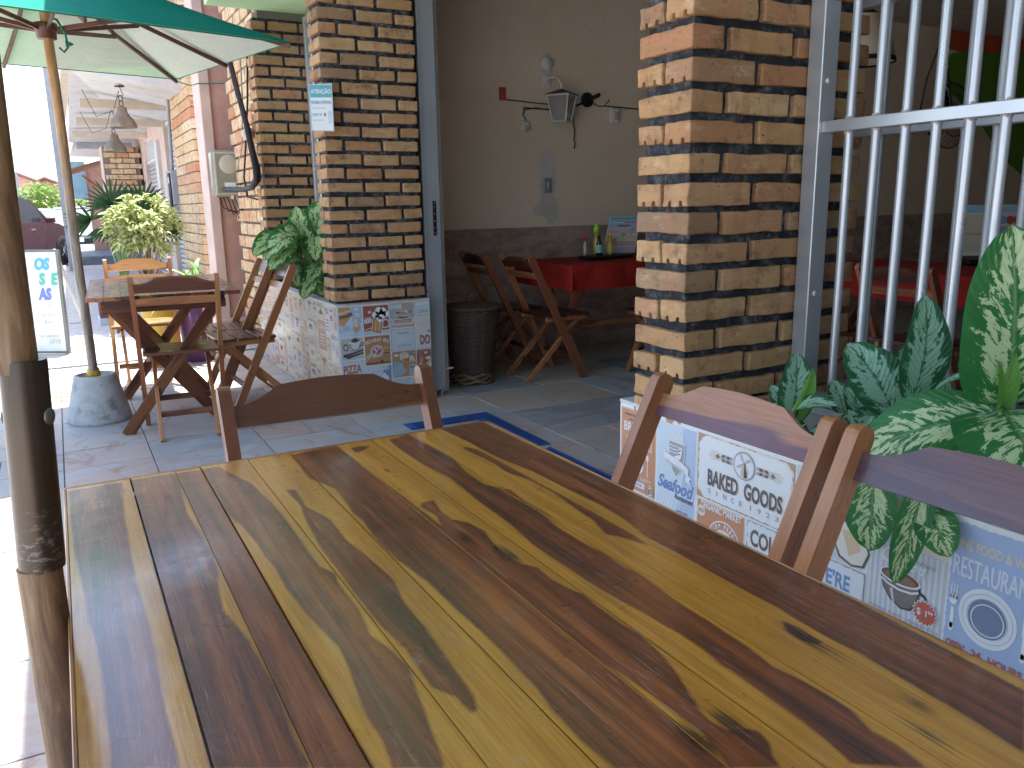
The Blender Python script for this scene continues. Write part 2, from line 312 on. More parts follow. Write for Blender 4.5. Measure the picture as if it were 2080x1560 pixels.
# ---------------------------------------------------------------- mesh builder
class MB:
    def __init__(s): s.v = []; s.f = []; s.m = []; s.uv = []; s.mats = []; s.sm = []
    def mat(s, name):
        if name not in s.mats: s.mats.append(name)
        return s.mats.index(name)
    def add(s, vs, fs, mat, uvs=None, smooth=False):
        b = len(s.v); k = s.mat(mat)
        s.v += [tuple(v) for v in vs]; s.uv += (uvs if uvs else [(v[0], v[1]) for v in vs])
        for f in fs: s.f.append([b+i for i in f]); s.m.append(k); s.sm.append(smooth)
    def box(s, c, d, mat, rot=None, bev=0):
        """c centre, d full size; the longest axis becomes u"""
        hx, hy, hz = d[0]/2, d[1]/2, d[2]/2
        if bev and min(hx, hy, hz) > bev*1.2:
            P, F = rbox(hx, hy, hz, bev)
        else:
            P = [Vector((x*hx, y*hy, z*hz)) for x in (-1,1) for y in (-1,1) for z in (-1,1)]
            F = [(0,1,3,2),(4,6,7,5),(0,4,5,1),(2,3,7,6),(0,2,6,4),(1,5,7,3)]
        ax = max(range(3), key=lambda i: d[i]); o = RNG.random()*9, RNG.random()*9
        ot = [i for i in range(3) if i != ax]
        uv = [(p[ax]+o[0], p[ot[0]]+p[ot[1]]+o[1]) for p in P]
        if rot is not None: P = [rot @ p for p in P]
        c = Vector(c); s.add([p+c for p in P], F, mat, uv)
    def beam(s, a, b, w, t, mat, side=(1,0,0), bev=.002):
        """bar from a to b; w along side, t along the third axis"""
        a, b = Vector(a), Vector(b); z = (b-a); L = z.length; z.normalize()
        x = Vector(side); x = (x - z*x.dot(z)).normalized(); y = z.cross(x)
        rot = Matrix((x, y, z)).transposed()
        s.box((a+b)/2, (w, t, L), mat, rot, bev)
    def prism(s, pts, o, u, v, thick, mat, n=None, bev=0):
        """outline pts (2d) in plane o + u*a + v*b, extruded by thick along n"""
        o, u, v = Vector(o), Vector(u), Vector(v); n = Vector(n) if n else u.cross(v).normalized()
        N = len(pts); q = RNG.random()*9
        A = [o+u*a+v*b for a, b in pts]; B = [p+n*thick for p in A]
        ua = [(a+q, b+q) for a, b in pts]
        F = [tuple(reversed(range(N))), tuple(range(N, 2*N))] + [(i, (i+1)%N, N+(i+1)%N, N+i) for i in range(N)]
        s.add(A+B, F, mat, ua+[(a+q, b+q+.01) for a, b in pts])
    def sheet(s, pts, o, u, v, mat):
        o, u, v = Vector(o), Vector(u), Vector(v)
        s.add([o+u*a+v*b for a, b in pts], [tuple(range(len(pts)))], mat, [(a, b) for a, b in pts])
    def tube(s, pts, r, mat, seg=8, cap=True, closed=False):
        pts = [Vector(p) for p in pts]; n = len(pts); rr = r if isinstance(r, (list, tuple)) else [r]*n
        V = []; UV = []; up = None; L = 0
        for i, p in enumerate(pts):
            t = (pts[min(i+1, n-1)]-pts[max(i-1, 0)]).normalized()
            if up is None:
                up = Vector((0,0,1)) if abs(t.z) < .9 else Vector((1,0,0))
            x = (up - t*up.dot(t)).normalized(); up = x; y = t.cross(x)
            if i: L += (p-pts[i-1]).length
            for k in range(seg):
                a = 2*math.pi*k/seg; V.append(p+(x*math.cos(a)+y*math.sin(a))*rr[i]); UV.append((L, abs(k-seg/2)/seg*rr[i]*6))
        F = [(i*seg+k, i*seg+(k+1)%seg, (i+1)*seg+(k+1)%seg, (i+1)*seg+k) for i in range(n-1) for k in range(seg)]
        s.add(V, F, mat, UV, True)
        if cap:
            s.add([V[k] for k in range(seg)], [tuple(reversed(range(seg)))], mat); s.add([V[-seg+k] for k in range(seg)], [tuple(range(seg))], mat)
    def lathe(s, prof, c, mat, seg=24, axis='z', wob=0, smooth=True):
        """prof [(r, h)]"""
        c = Vector(c); V = []; UV = []
        for j, (r, h) in enumerate(prof):
            for k in range(seg):
                a = 2*math.pi*k/seg; q = r*(1+wob*(noise.noise(Vector((math.cos(a)*2, math.sin(a)*2, h*6+c.x)))))
                p = {'z': Vector((q*math.cos(a), q*math.sin(a), h)), 'y': Vector((q*math.cos(a), h, q*math.sin(a))), 'x': Vector((h, q*math.cos(a), q*math.sin(a)))}[axis]
                V.append(c+p); UV.append((h, a))
        F = [(j*seg+k, j*seg+(k+1)%seg, (j+1)*seg+(k+1)%seg, (j+1)*seg+k) for j in range(len(prof)-1) for k in range(seg)]
        s.add(V, F, mat, UV, smooth)
    def build(s, name, parent=None, loc=None):
        me = bpy.data.meshes.new(name); me.from_pydata(s.v, [], s.f); me.update()
        for mn in s.mats: me.materials.append(MATS[mn])
        me.polygons.foreach_set('material_index', s.m); me.polygons.foreach_set('use_smooth', s.sm)
        ul = me.uv_layers.new(name='UVMap'); li = np.zeros(len(me.loops), dtype=np.int32); me.loops.foreach_get('vertex_index', li)
        ul.data.foreach_set('uv', np.array(s.uv, dtype=np.float32)[li].ravel())
        bm = bmesh.new(); bm.from_mesh(me); bmesh.ops.recalc_face_normals(bm, faces=bm.faces); bm.to_mesh(me); bm.free()
        o = bpy.data.objects.new(name, me); COL.objects.link(o)
        if parent is not None: o.parent = parent
        if loc: o.location = loc
        return o
_rb = {}
def rbox(hx, hy, hz, b):
    """box with chamfered edges: 24 vertices"""
    P = []; idx = {}
    for sx in (-1,1):
        for sy in (-1,1):
            for sz in (-1,1):
                for a in range(3):
                    q = [sx*(hx-b), sy*(hy-b), sz*(hz-b)]; q[a] = (sx*hx, sy*hy, sz*hz)[a]
                    idx[(sx,sy,sz,a)] = len(P); P.append(Vector(q))
    F = []
    for a in range(3):
        o1, o2 = [i for i in range(3) if i != a]
        for s1 in (-1,1):
            q = []
            for t1, t2 in ((-1,-1),(1,-1),(1,1),(-1,1)):
                k = [0,0,0]; k[a] = s1; k[o1] = t1; k[o2] = t2; q.append(idx[(*k, a)])
            F.append(tuple(q))
        for t1 in (-1,1):
            for t2 in (-1,1):
                A = [0,0,0]; A[a] = -1; A[o1] = t1; A[o2] = t2; B = list(A); B[a] = 1
                F.append((idx[(*A,o1)], idx[(*B,o1)], idx[(*B,o2)], idx[(*A,o2)]))
    for sx in (-1,1):
        for sy in (-1,1):
            for sz in (-1,1): F.append(tuple(idx[(sx,sy,sz,a)] for a in range(3)))
    return P, F
def tag(o, label=None, cat=None, group=None, kind=None):
    if label: o['label'] = label
    if cat: o['category'] = cat
    if group: o['group'] = group
    if kind: o['kind'] = kind
    return o
def empty(name, loc=(0,0,0), rz=0, label=None, cat=None, group=None):
    o = bpy.data.objects.new(name, None); COL.objects.link(o); o.location = loc; o.rotation_euler = (0,0,rz); o.empty_display_size = .1
    return tag(o, label, cat, group)
def copy_tree(src, loc=None, rz=None, label=None, parent=None):
    c = src.copy(); COL.objects.link(c)
    if parent is not None: c.parent = parent
    if loc is not None: c.location = loc
    if rz is not None: c.rotation_euler = (0,0,rz)
    if label: c['label'] = label
    for ch in list(src.children): copy_tree(ch, parent=c)
    return c
# rounded, chipped brick
def brick(mb, lo, hi, mat='brick', r=.0042, amp=.0026, fine=True, chip=0, notch=None):
    lo, hi = Vector(lo), Vector(hi); d = hi-lo; seed = Vector((RNG.random()*50, RNG.random()*50, RNG.random()*50))
    def ticks(L, n): return [0, r*.5, r*1.3] + [r*1.3+(L-2.6*r)*i/n for i in range(1, n)] + [L-r*1.3, L-r*.5, L]
    if fine: tx, ty, tz = [ticks(d[i], max(2, int(d[i]/.018))) for i in range(3)]
    else: tx, ty, tz = [[0, r, d[i]-r, d[i]] for i in range(3)]
    if notch:
        for c_ in notch: ty = sorted(set([t for t in ty if abs(t-c_) > .0085]+[c_-.0062, c_-.0042, c_+.0042, c_+.0062]))
        tz = sorted(set([t for t in tz if abs(t-.0135) > .004]+[.0115, .0150]))
    T = (tx, ty, tz); V = []; ix = {}; F = []
    def vid(i, j, k):
        key = (i, j, k)
        if key not in ix:
            p = Vector((tx[i], ty[j], tz[k])); q = Vector([min(max(p[a], r), d[a]-r) for a in range(3)]); e = p-q
            if e.length > 1e-9: p = q+e.normalized()*r
            if amp:
                wv = p+lo; n1 = noise.noise_vector(wv*38+seed)*amp+noise.noise_vector(wv*9+seed)*amp*1.3
                p = p+n1
                if notch and p.z < .0135 and any(abs(ty[j]-c_) < .0045 for c_ in notch): p.z = .0125+.0015*noise.noise(p*90)
                if chip:
                    t = (.5-p.z/d.z)
                    if t > 0: p = p + Vector((.02,.02,.012))*chip*max(0, noise.noise(wv*42+seed))*t*2
            ix[key] = len(V); V.append(p+lo)
        return ix[key]
    nx, ny, nz = len(tx), len(ty), len(tz)
    for k in (0, nz-1):
        for i in range(nx-1):
            for j in range(ny-1): F.append((vid(i,j,k), vid(i+1,j,k), vid(i+1,j+1,k), vid(i,j+1,k)))
    for j in (0, ny-1):
        for i in range(nx-1):
            for k in range(nz-1): F.append((vid(i,j,k), vid(i+1,j,k), vid(i+1,j,k+1), vid(i,j,k+1)))
    for i in (0, nx-1):
        for j in range(ny-1):
            for k in range(nz-1): F.append((vid(i,j,k), vid(i,j+1,k), vid(i,j+1,k+1), vid(i,j,k+1)))
    mb.add(V, F, mat, None, fine)
# flat artwork: text and shapes on a plane
_tc = {}
def text_mesh(body, bold=0):
    key = (body, bold)
    if key in _tc: return _tc[key]
    cu = bpy.data.curves.new('t', 'FONT'); cu.body = body; cu.offset = bold; cu.resolution_u = 3
    o = bpy.data.objects.new('t', cu); COL.objects.link(o); dg = bpy.context.evaluated_depsgraph_get()
    me = bpy.data.meshes.new_from_object(o.evaluated_get(dg)); V = [(v.co.x, v.co.y) for v in me.vertices]; F = [tuple(p.vertices) for p in me.polygons]
    bpy.data.objects.remove(o); bpy.data.curves.remove(cu); bpy.data.meshes.remove(me)
    xs = [a for a, b in V]; ys = [b for a, b in V]; x0, y0, dx, dy = min(xs), min(ys), max(xs)-min(xs), max(ys)-min(ys)
    V = [((a-x0)/(dx or 1), (b-y0)/(dy or 1)) for a, b in V]; _tc[key] = (V, F, dx/(dy or 1)); return _tc[key]
INK = {}
def ink(c):
    g_ = sum(c)/3; c = tuple(min(.9, (x*.9+g_*.1)*.97) for x in c)
    key = 'ink_%02x%02x%02x' % tuple(int(x*255) for x in c)
    if key not in MATS:
        s = NB(key, .35, 0, .5, .1); v = s.coords()
        f = s.remap(s.noise(v, 45, 6, .7), .35, .7, 0, .22)
        s.col(s.mix(f, c, tuple(x*.6+.22 for x in c)))
    return key
class Art:
    """artwork on a wall plane: o origin, u right, v up (unit vectors), n outward; layers stand .35 mm proud of each other"""
    def __init__(s, o, u, v, n): s.mb = MB(); s.o, s.u, s.v, s.n = Vector(o), Vector(u), Vector(v), Vector(n); s.l = 1
    def _o(s, l): return s.o + s.n*(.0004*l)
    def poly(s, pts, c, l=1): s.mb.sheet(pts, s._o(l), s.u, s.v, ink(c))
    def rect(s, a, b, c_, d, c, l=1, r=0):
        if r:
            P = []
            for (cx, cy, a0) in ((c_-r, d-r, 0), (a+r, d-r, 90), (a+r, b+r, 180), (c_-r, b+r, 270)):
                for k in range(4): t = R(a0+k*30); P.append((cx+r*math.cos(t), cy+r*math.sin(t)))
            s.poly(P, c, l)
        else: s.poly([(a,b),(c_,b),(c_,d),(a,d)], c, l)
    def disc(s, x, y, rx, ry, c, l=1, n=28, a0=0, a1=360): s.poly([(x+rx*math.cos(R(a0+(a1-a0)*k/n)), y+ry*math.sin(R(a0+(a1-a0)*k/n))) for k in range(n + (a1-a0 != 360))], c, l)
    def ring(s, x, y, r, t, c, l=1, n=28):
        for k in range(n):
            a, b = R(360*k/n), R(360*(k+1)/n)
            s.poly([(x+r*math.cos(a), y+r*math.sin(a)), (x+r*math.cos(b), y+r*math.sin(b)), (x+(r-t)*math.cos(b), y+(r-t)*math.sin(b)), (x+(r-t)*math.cos(a), y+(r-t)*math.sin(a))], c, l)
    def line(s, pts, w, c, l=1):
        for (a, b), (d, e) in zip(pts, pts[1:]):
            L = math.hypot(d-a, e-b) or 1; nx, ny = -(e-b)/L*w/2, (d-a)/L*w/2; s.poly([(a+nx,b+ny),(d+nx,e+ny),(d-nx,e-ny),(a-nx,b-ny)], c, l)
    def text(s, t, a, b, c_, d, c, l=2, bold=.0, shear=0, rot=0):
        V, F, asp = text_mesh(t, bold); w, h = c_-a, d-b
        if t in ('I','1','i','l') and w > h*.3: a += w/2-h*.12; w = h*.24
        cr, sr = math.cos(rot), math.sin(rot)
        P = []
        for x, y in V:
            X = x*w+shear*y*h; Y = y*h; P.append((a+X*cr-Y*sr, b+X*sr+Y*cr))
        o = s._o(l); s.mb.add([o+s.u*x+s.v*y for x, y in P], F, ink(c))
    def arctext(s, t, x, y, r, a0, a1, h, c, l=2, bold=.02):
        n = len(t)
        for i, ch in enumerate(t):
            if ch == ' ': continue
            a = a0+(a1-a0)*(i+.5)/n; w = abs(R(a1-a0))*r/n*.8
            V, F, asp = text_mesh(ch, bold); o = s._o(l); th = R(a)-math.pi/2; P = []
            for px, py in V:
                X = (px-.5)*w; Y = py*h; P.append((x+r*math.cos(R(a))+X*math.cos(th)-Y*math.sin(th), y+r*math.sin(R(a))+X*math.sin(th)+Y*math.cos(th)))
            s.mb.add([o+s.u*p+s.v*q for p, q in P], F, ink(c))
# leaf surface
def leaf(mb, base, tip, w, nrm, mat, bend=.15, fold=.25, nu=12, nv=6, shape=.42, curl=0):
    base, tip, nrm = Vector(base), Vector(tip), Vector(nrm); ax = tip-base; L = ax.length; ax.normalize()
    side = ax.cross(nrm).normalized(); n = side.cross(ax).normalized(); V = []; UV = []; F = []; ph = RNG.random()*6
    for i in range(nu+1):
        u = i/nu; ww = w/2*(math.sin(math.pi*min(1, u**(math.log(.5)/math.log(shape))))**.52) if 0 < u < 1 else .0006
        ctr = base+ax*L*u+n*(bend*L*math.sin(math.pi*u)) - n*(curl*L*u*u)
        for j in range(nv+1):
            t = -1+2*j/nv; wave = math.sin(u*9+ph+t)*.03*w*abs(t)
            V.append(ctr+side*ww*t*(1-.08*abs(t)*fold)+n*(abs(t)*ww*fold+wave)); UV.append((u, t))
    for i in range(nu):
        for j in range(nv): a = i*(nv+1)+j; F.append((a, a+1, a+nv+2, a+nv+1))
    mb.add(V, F, mat, UV, True)
# ================================================================ SETTING
def structure(mb, name, kind='structure'): o = mb.build(name); o['kind'] = kind; return o
mb = MB(); mb.box((0,40,-.06), (160,200,.1), 'cobble'); structure(mb, 'street')
# stone slabs outside: rows across, laid in a bed of grout
mb = MB(); mb.box((.28,2.0,-.009), (3.70,9.7,.012), 'grout')
ys = [-2.8,-2.3,-1.85,-1.4,-.9,-.4,.1,.55,1.0,1.45,1.85,2.3,2.72,3.14,3.5,3.79,4.06,4.37,4.62,5.0,5.3,5.72,6.1,6.5,6.84]
for j in range(len(ys)-1):
    xs = [-1.52,-1.02,-.55,-.10,.275,.79,1.31,1.83,2.105]
    if j % 3 == 1: xs = [-1.52,-1.30,-.80,-.36,-.10,.275,.79,1.05,1.31,1.83,2.105]
    for i in range(len(xs)-1):
        g = .0025; x0, x1 = xs[i]+g, xs[i+1]-g; y0, y1 = ys[j]+g, ys[j+1]-g; z = RNG.uniform(-.001,.001)
        mb.box(((x0+x1)/2,(y0+y1)/2,-.004+z), (x1-x0,y1-y0,.012), 'stone_slab', None, .0015)
structure(mb, 'pavement')
mb = MB(); mb.box((5.9,1.3,-.008), (7.6,8.6,.012), 'pale_grout')
yy = -2.9
while yy < 5.4:
    hgt = RNG.choice([.42,.5,.6]); xx = 2.11+RNG.uniform(-.0,.0)
    off = RNG.uniform(.2,.8); first = True
    while xx < 9.6:
        L = off if first else RNG.choice([.55,.75,.95]); first = False
        mb.box((xx+L/2, yy+hgt/2, -.004+RNG.uniform(-.001,.001)), (L-.008, hgt-.008, .012), 'stone_slab_inside', None, .0015); xx += L
    yy += hgt
structure(mb, 'floor')
mb = MB(); mb.box((4.6,11.7,-.002), (10.0,9.7,.03), 'cobble'); mb.box((.055,12.6,.016), (.11,6.2,.012), 'sidewalk_far'); structure(mb, 'far_pavement')
mb = MB(); mb.box((1.0,24.0,.06), (1.5,7.5,.24), 'slate_dark', None, .01); structure(mb, 'raised_pavement')
# ---------------------------------------------------------------- our building
def wall_obj(name, label, cat, boxes, mat, parent=None):
    mb = MB()
    for c, d in boxes: mb.box(c, d, mat)
    o = mb.build(name, parent); 
    if label: tag(o, label, cat)
    return o
bld = empty('restaurant_building', (1.9,1.5,0), 0, 'brick fronted restaurant with dark dining room behind an open doorway', 'building')
def P(mb, name): o = mb.build(name); o.parent = bld; o.matrix_parent_inverse = Matrix.Translation((-1.9,-1.5,0)); return o
mb = MB()
mb.box((6.0,5.58,1.963), (8.4,.14,2.03), 'wall_plaster')            # far wall above the dado
P(mb, 'plaster_wall')
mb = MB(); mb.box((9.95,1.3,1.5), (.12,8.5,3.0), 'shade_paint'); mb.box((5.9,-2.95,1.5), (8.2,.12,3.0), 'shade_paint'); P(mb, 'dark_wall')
mb = MB(); mb.box((6.0,5.662,.4855), (8.4,.3,.971), 'pale_grout')
zt = [.0,.17,.57,.972]; x = 2.15
dd = MB()
while x < 9.8:
    for a, b in zip(zt, zt[1:]): dd.box((x+.2,5.507,(a+b)/2), (.397,.012,b-a-.003), 'dado_tile', None, .001)
    x += .4
P(dd, 'dado_tiles'); P(mb, 'dado_backing')
mb = MB(); mb.box((5.9,1.4,2.86), (8.2,8.7,.12), 'ceiling_white'); P(mb, 'ceiling')
mb = MB(); mb.box((5.85,1.6,3.02), (8.3,9.3,.18), 'cream_paint'); P(mb, 'roof')
mb = MB(); mb.box((1.465,1.45,2.59), (.87,9.1,.25), 'green_paint', None, .004); P(mb, 'marquee_slab')
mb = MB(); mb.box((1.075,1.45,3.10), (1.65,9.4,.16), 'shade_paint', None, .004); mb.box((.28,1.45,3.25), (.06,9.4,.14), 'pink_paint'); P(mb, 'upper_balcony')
mb = MB(); mb.box((.40,-3.05,1.55), (3.2,.14,3.1), 'shade_paint'); P(mb, 'added_shade_wall')  # unseen wall, added behind the camera to cut skylight on camera-facing faces
mb = MB()
mb.box((1.97,1.45,2.78), (.14,9.1,.13), 'cream_paint'); mb.box((1.985,5.6,1.28), (.13,2.1,2.55), 'white_paint')
mb.box((1.98,-2.1,1.25), (.14,1.6,2.5), 'cream_paint')
P(mb, 'front_wall')
plain('mural_orange_paint', (.55,.10,.03), .8)
# mural high on the far wall: an orange field above a green hill
mb = MB()
mb.prism([(0,0),(.9,-.06),(1.75,.02),(1.75,.75),(-.05,.75)], (8.08,5.506,2.02+.6), (1,0,0), (0,0,1), .003, 'mural_orange_paint', (0,-1,0))
P(mb, 'mural_orange')
mb = MB(); plain('mural_green_paint', (.12,.30,.03), .8)
pts = [(0,.42),(.25,.52),(.55,.57),(1.0,.56),(1.75,.66),(1.75,-.7),(1.3,-.5),(.9,-.2),(.45,.05),(.15,.22)]
mb.prism(pts, (8.0,5.503,2.06), (1,0,0), (0,0,1), .003, 'mural_green_paint', (0,-1,0)); P(mb, 'mural_green')
# repaired plaster patch round the light switch
mb = MB(); pts = [(.13*math.cos(R(a))*(1+.25*noise.noise(Vector((a*.05,2,0)))), .24*math.sin(R(a))*(1+.25*noise.noise(Vector((a*.05,5,0))))) for a in range(0,360,15)]
pts = [(-.05,.27),(.02,.29),(.07,.24),(.08,.10),(.07,-.06),(.11,-.12),(.10,-.24),(.03,-.27),(-.03,-.21),(-.12,-.20),(-.13,-.15),(-.06,-.10),(-.06,.05),(-.07,.2)]
plain('patch_plaster', (.62,.56,.52), .9); mb.prism(pts, (3.37,5.509,1.26), (1,0,0), (0,0,1), .002, 'patch_plaster', (0,-1,0)); P(mb, 'plaster_patch')
# ---------------------------------------------------------------- brick pillars
TOPS = [1.539+.0705*k for k in range(14,0,-1)] + [1.539,1.471,1.402,1.333,1.262,1.19,1.12,1.051,.979,.908,.835,.766,.697,.640]
def pillar(name, label, x0, x1, y0, y1, tops, hb, fine, phase, mats=('brick','mortar'), blen=.2, ext=0, chipf=0):
    root = empty(name, ((x0+x1)/2,(y0+y1)/2,tops[-1]-hb), 0, label, 'pillar'); inv = Matrix.Translation((-(x0+x1)/2,-(y0+y1)/2,-(tops[-1]-hb)))
    rec = .017; mc = MB()
    if fine:      # uneven mortar core
        def face(o, u, v, L, H):
            nu, nv = int(L/.012), int(H/.012); V = []; F = []
            n = Vector(u).cross(Vector(v))
            for i in range(nu+1):
                for j in range(nv+1):
                    p = Vector(o)+Vector(u)*L*i/nu+Vector(v)*H*j/nv; V.append(p+noise.noise_vector(p*22)*.004+noise.noise_vector(p*60)*.002)
            for i in range(nu):
                for j in range(nv): a = i*(nv+1)+j; F.append((a, a+nv+1, a+nv+2, a+1))
            mc.add(V, F, mats[1], None, True)
        zb, zt_ = tops[-1]-hb-.02, tops[0]+.02
        face((x0+rec,y0+rec,zb), (1,0,0), (0,0,1), x1-x0-2*rec, zt_-zb); face((x0+rec,y1-rec,zb), (0,-1,0), (0,0,1), y1-y0-2*rec, zt_-zb)
        mc.box(((x0+x1)/2+.006,(y0+y1)/2+.006,(zb+zt_)/2), (x1-x0-2*rec-.012,y1-y0-2*rec-.012,zt_-zb), mats[1])
    else: mc.box(((x0+x1)/2,(y0+y1)/2,(tops[0]+tops[-1]-hb)/2), (x1-x0-2*rec,y1-y0-2*rec,tops[0]-tops[-1]+hb+.04), mats[1])
    o = mc.build('mortar_core', root); o.matrix_parent_inverse = inv
    mb = MB(); dep = .06
    for r, zt_ in enumerate(tops):
        z0, z1 = zt_-hb, zt_; par = (r+phase) % 2
        def J(): return RNG.uniform(-.003,.003)
        ch = chipf*(1.0 if not par else .3)
        if par:       # full brick on the street face, header first on the near face
            segs = [('s', .098)] + [('l', blen)]*6
        else: segs = [('l', blen)]*7
        x = x0
        for k, (t, L) in enumerate(segs):
            a, b = x, min(x+L, x1); x = x+L+.02
            if b-a < .022: break
            if x > x1: b = min(b, x1)
            if k == 0:
                if par: brick(mb, (a,y0,z0+J()), (b,y1,z1+J()), mats[0], fine=fine, chip=chipf*.3)
                else:
                    ym = (y0+y1)/2
                    h1, h2 = ym-.004-y0, y1-ym-.004; nt_ = (lambda q: [q*.28, q*.72]) if fine else (lambda q: None); brick(mb, (a,y0,z0+J()), (b,ym-.004,z1+J()), mats[0], fine=fine, chip=ch*.3, notch=nt_(h1)); brick(mb, (a-.002+J(),ym+.004,z0+J()), (a+.1,y1,z1+J()), mats[0], fine=fine, chip=ch*.3, notch=nt_(h2))
            else: brick(mb, (a,y0+J()*.5,z0+J()), (b,y0+dep,z1+J()), mats[0], fine=fine)
        # far face of the pillar and its inner end
        if not fine: brick(mb, (x0+.1,y1-dep,z0), (x1,y1,z1), mats[0], fine=False)
    o = mb.build('brickwork', root); o.matrix_parent_inverse = inv
    return root
pillar('brick_pillar', 'large near brick pillar with black mortar between the doorway and the window bars', 1.31, 1.907, 1.505, 1.70, TOPS[1:], .050, True, 0, chipf=.9)
t2 = [2.47-.0742*k for k in range(25)]
t2 = [z for z in t2 if z > .66]; 
pillar('brick_pillar', 'brick pillar standing on the tiled planter left of the doorway', 1.315, 1.862, 4.43, 4.62, [.685+.0742*k for k in range(24,-1,-1)], .053, True, 0)
pillar('brick_pillar', 'narrower brick pillar behind the plant, with the black conduit beside it', 1.32, 1.80, 6.0, 6.2, [.10+.0742*k for k in range(31,-1,-1)], .053, False, 1)
# ---------------------------------------------------------------- planters faced with printed tiles
WHITE=(.66,.70,.73); ORANGE=(.50,.20,.075); RED=(.36,.06,.035); BLUE=(.16,.27,.50); LBLUE=(.36,.47,.66); PBLUE=(.50,.60,.72); GREY=(.30,.31,.33); LGREY=(.50,.54,.58); DARK=(.04,.045,.055); BROWN=(.13,.075,.05); TAN=(.60,.44,.26); CREAM=(.68,.60,.46); AMBER=(.56,.28,.075)
def planter(name, label, x0, x1, y0, y1, h):
    root = empty(name, (x0,(y0+y1)/2,0), 0, label, 'planter'); inv = Matrix.Translation((-x0,-(y0+y1)/2,0)); t = .055
    mb = MB(); zc = h/2
    mb.box((x0+t/2+.002,(y0+y1)/2,zc-.003), (t-.004,y1-y0-.006,h-.006), 'concrete'); mb.box((x1-t/2,(y0+y1)/2,zc-.003), (t,y1-y0-.006,h-.006), 'concrete')
    mb.box(((x0+x1)/2,y0+t/2+.003,zc-.003), (x1-x0-2*t,t,h-.006), 'concrete'); mb.box(((x0+x1)/2,y1-t/2-.003,zc-.003), (x1-x0-2*t,t,h-.006), 'concrete')
    o = mb.build('planter_wall', root); o.matrix_parent_inverse = inv
    mb = MB(); mb.box((x0+t/2,(y0+y1)/2,h), (t+.006,y1-y0+.004,.008), 'grey_tile_top', None, .001); mb.box((x1-t/2,(y0+y1)/2,h), (t,y1-y0+.004,.008), 'grey_tile_top')
    mb.box(((x0+x1)/2,y0+t/2,h), (x1-x0-2*t,t+.004,.008), 'tile_edge'); mb.box(((x0+x1)/2,y1-t/2,h), (x1-x0-2*t,t+.004,.008), 'tile_edge')
    o = mb.build('coping', root); o.matrix_parent_inverse = inv
    mb = MB(); nx = 14; V = []; F = []
    for i in range(nx+1):
        for j in range(nx*2+1):
            p = Vector((x0+t+(x1-x0-2*t)*i/nx, y0+t+(y1-y0-2*t)*j/nx/2, h-.05)); p.z += noise.noise(p*14)*.012; V.append(p)
    for i in range(nx):
        for j in range(nx*2): a = i*(nx*2+1)+j; F.append((a, a+1, a+nx*2+2, a+nx*2+1))
    mb.add(V, F, 'soil', None, True); o = mb.build('soil', root); o.matrix_parent_inverse = inv
    return root, inv
def fitting(mb, root, inv, name): o = mb.build(name, root); o.matrix_parent_inverse = inv; return o
def bevtile(mb, o, u, v, n, w, h, c):
    pass
# near planter: street face at x = 1.31, art u runs toward the camera (-y)
rootN, invN = planter('tiled_planter', 'tiled planter full of variegated leaves in front of the near window bars', 1.31, 1.70, -1.2, 1.757, .615)
A = Art((1.31,1.757,0), (0,-1,0), (0,0,1), (-1,0,0))
def U(y): return 1.757-y
A.rect(0,0,2.95,.611,WHITE,0)
def frame(a, b, c, d, col, bg, l=1, t=.004): A.rect(a,b,c,d,col,l); A.rect(a+t,b+t,c-t,d-t,bg,l+1)
# orange lunch poster
frame(.003,.372,.155,.600,(.62,.36,.22),ORANGE)
A.line([(.02,.583),(.09,.583)],.006,BROWN,3); A.line([(.04,.570),(.09,.570)],.004,BROWN,3)
A.text('BRUNCH',.018,.535,.14,.562,WHITE,3,.02); A.rect(.03,.497,.14,.524,(.62,.45,.35),3); A.text('LUNCH',.036,.501,.134,.520,ORANGE,4,.02)
A.ring(.075,.452,.030,.009,WHITE,3); A.disc(.075,.452,.016,.016,CREAM,3)
A.line([(.122,.425),(.122,.480)],.003,WHITE,3); A.disc(.122,.478,.005,.009,WHITE,4); A.line([(.030,.425),(.030,.480)],.003,WHITE,3)
A.text('FRESH & TASTY',.022,.408,.138,.418,CREAM,3,.01); A.rect(.012,.386,.11,.402,WHITE,3); A.text('FREE DRINK',.017,.389,.105,.399,BLUE,4,.02)
A.disc(.136,.388,.014,.017,CREAM,4); A.ring(.136,.388,.014,.002,BROWN,5); A.text('$5',.127,.380,.145,.396,BROWN,6,.02)
frame(.003,.24,.155,.366,BROWN,WHITE); A.disc(.08,.30,.03,.03,BROWN,3)
# seafood
frame(.158,.362,.312,.601,WHITE,LBLUE); A.poly([(.162,.366),(.255,.366),(.268,.48),(.262,.597),(.162,.597)],(.50,.60,.68),3)
for k, xx in enumerate((.218,.228,.238,.248,.258)): A.line([(.238+(xx-.238)*.6,.560),(xx,.582-abs(k-2)*.003)],.0035,WHITE,4); A.disc(xx,.583-abs(k-2)*.003,.003,.003,WHITE,5)
A.poly([(.206,.555),(.272,.555),(.270,.51),(.255,.475),(.239,.458),(.223,.475),(.208,.51)],WHITE,5); A.poly([(.209,.552),(.269,.552),(.267,.511),(.253,.477),(.239,.463),(.225,.477),(.211,.511)],GREY,6)
for q in range(3): A.line([(.211+.0085*k,.541-.009*q+.0025*(k%2)) for k in range(6)],.0025,WHITE,7)
A.poly([(.216,.510),(.228,.502),(.245,.504),(.256,.516),(.261,.540),(.253,.545),(.246,.536),(.243,.520),(.230,.513)],WHITE,7); A.disc(.254,.537,.0016,.0016,DARK,8)
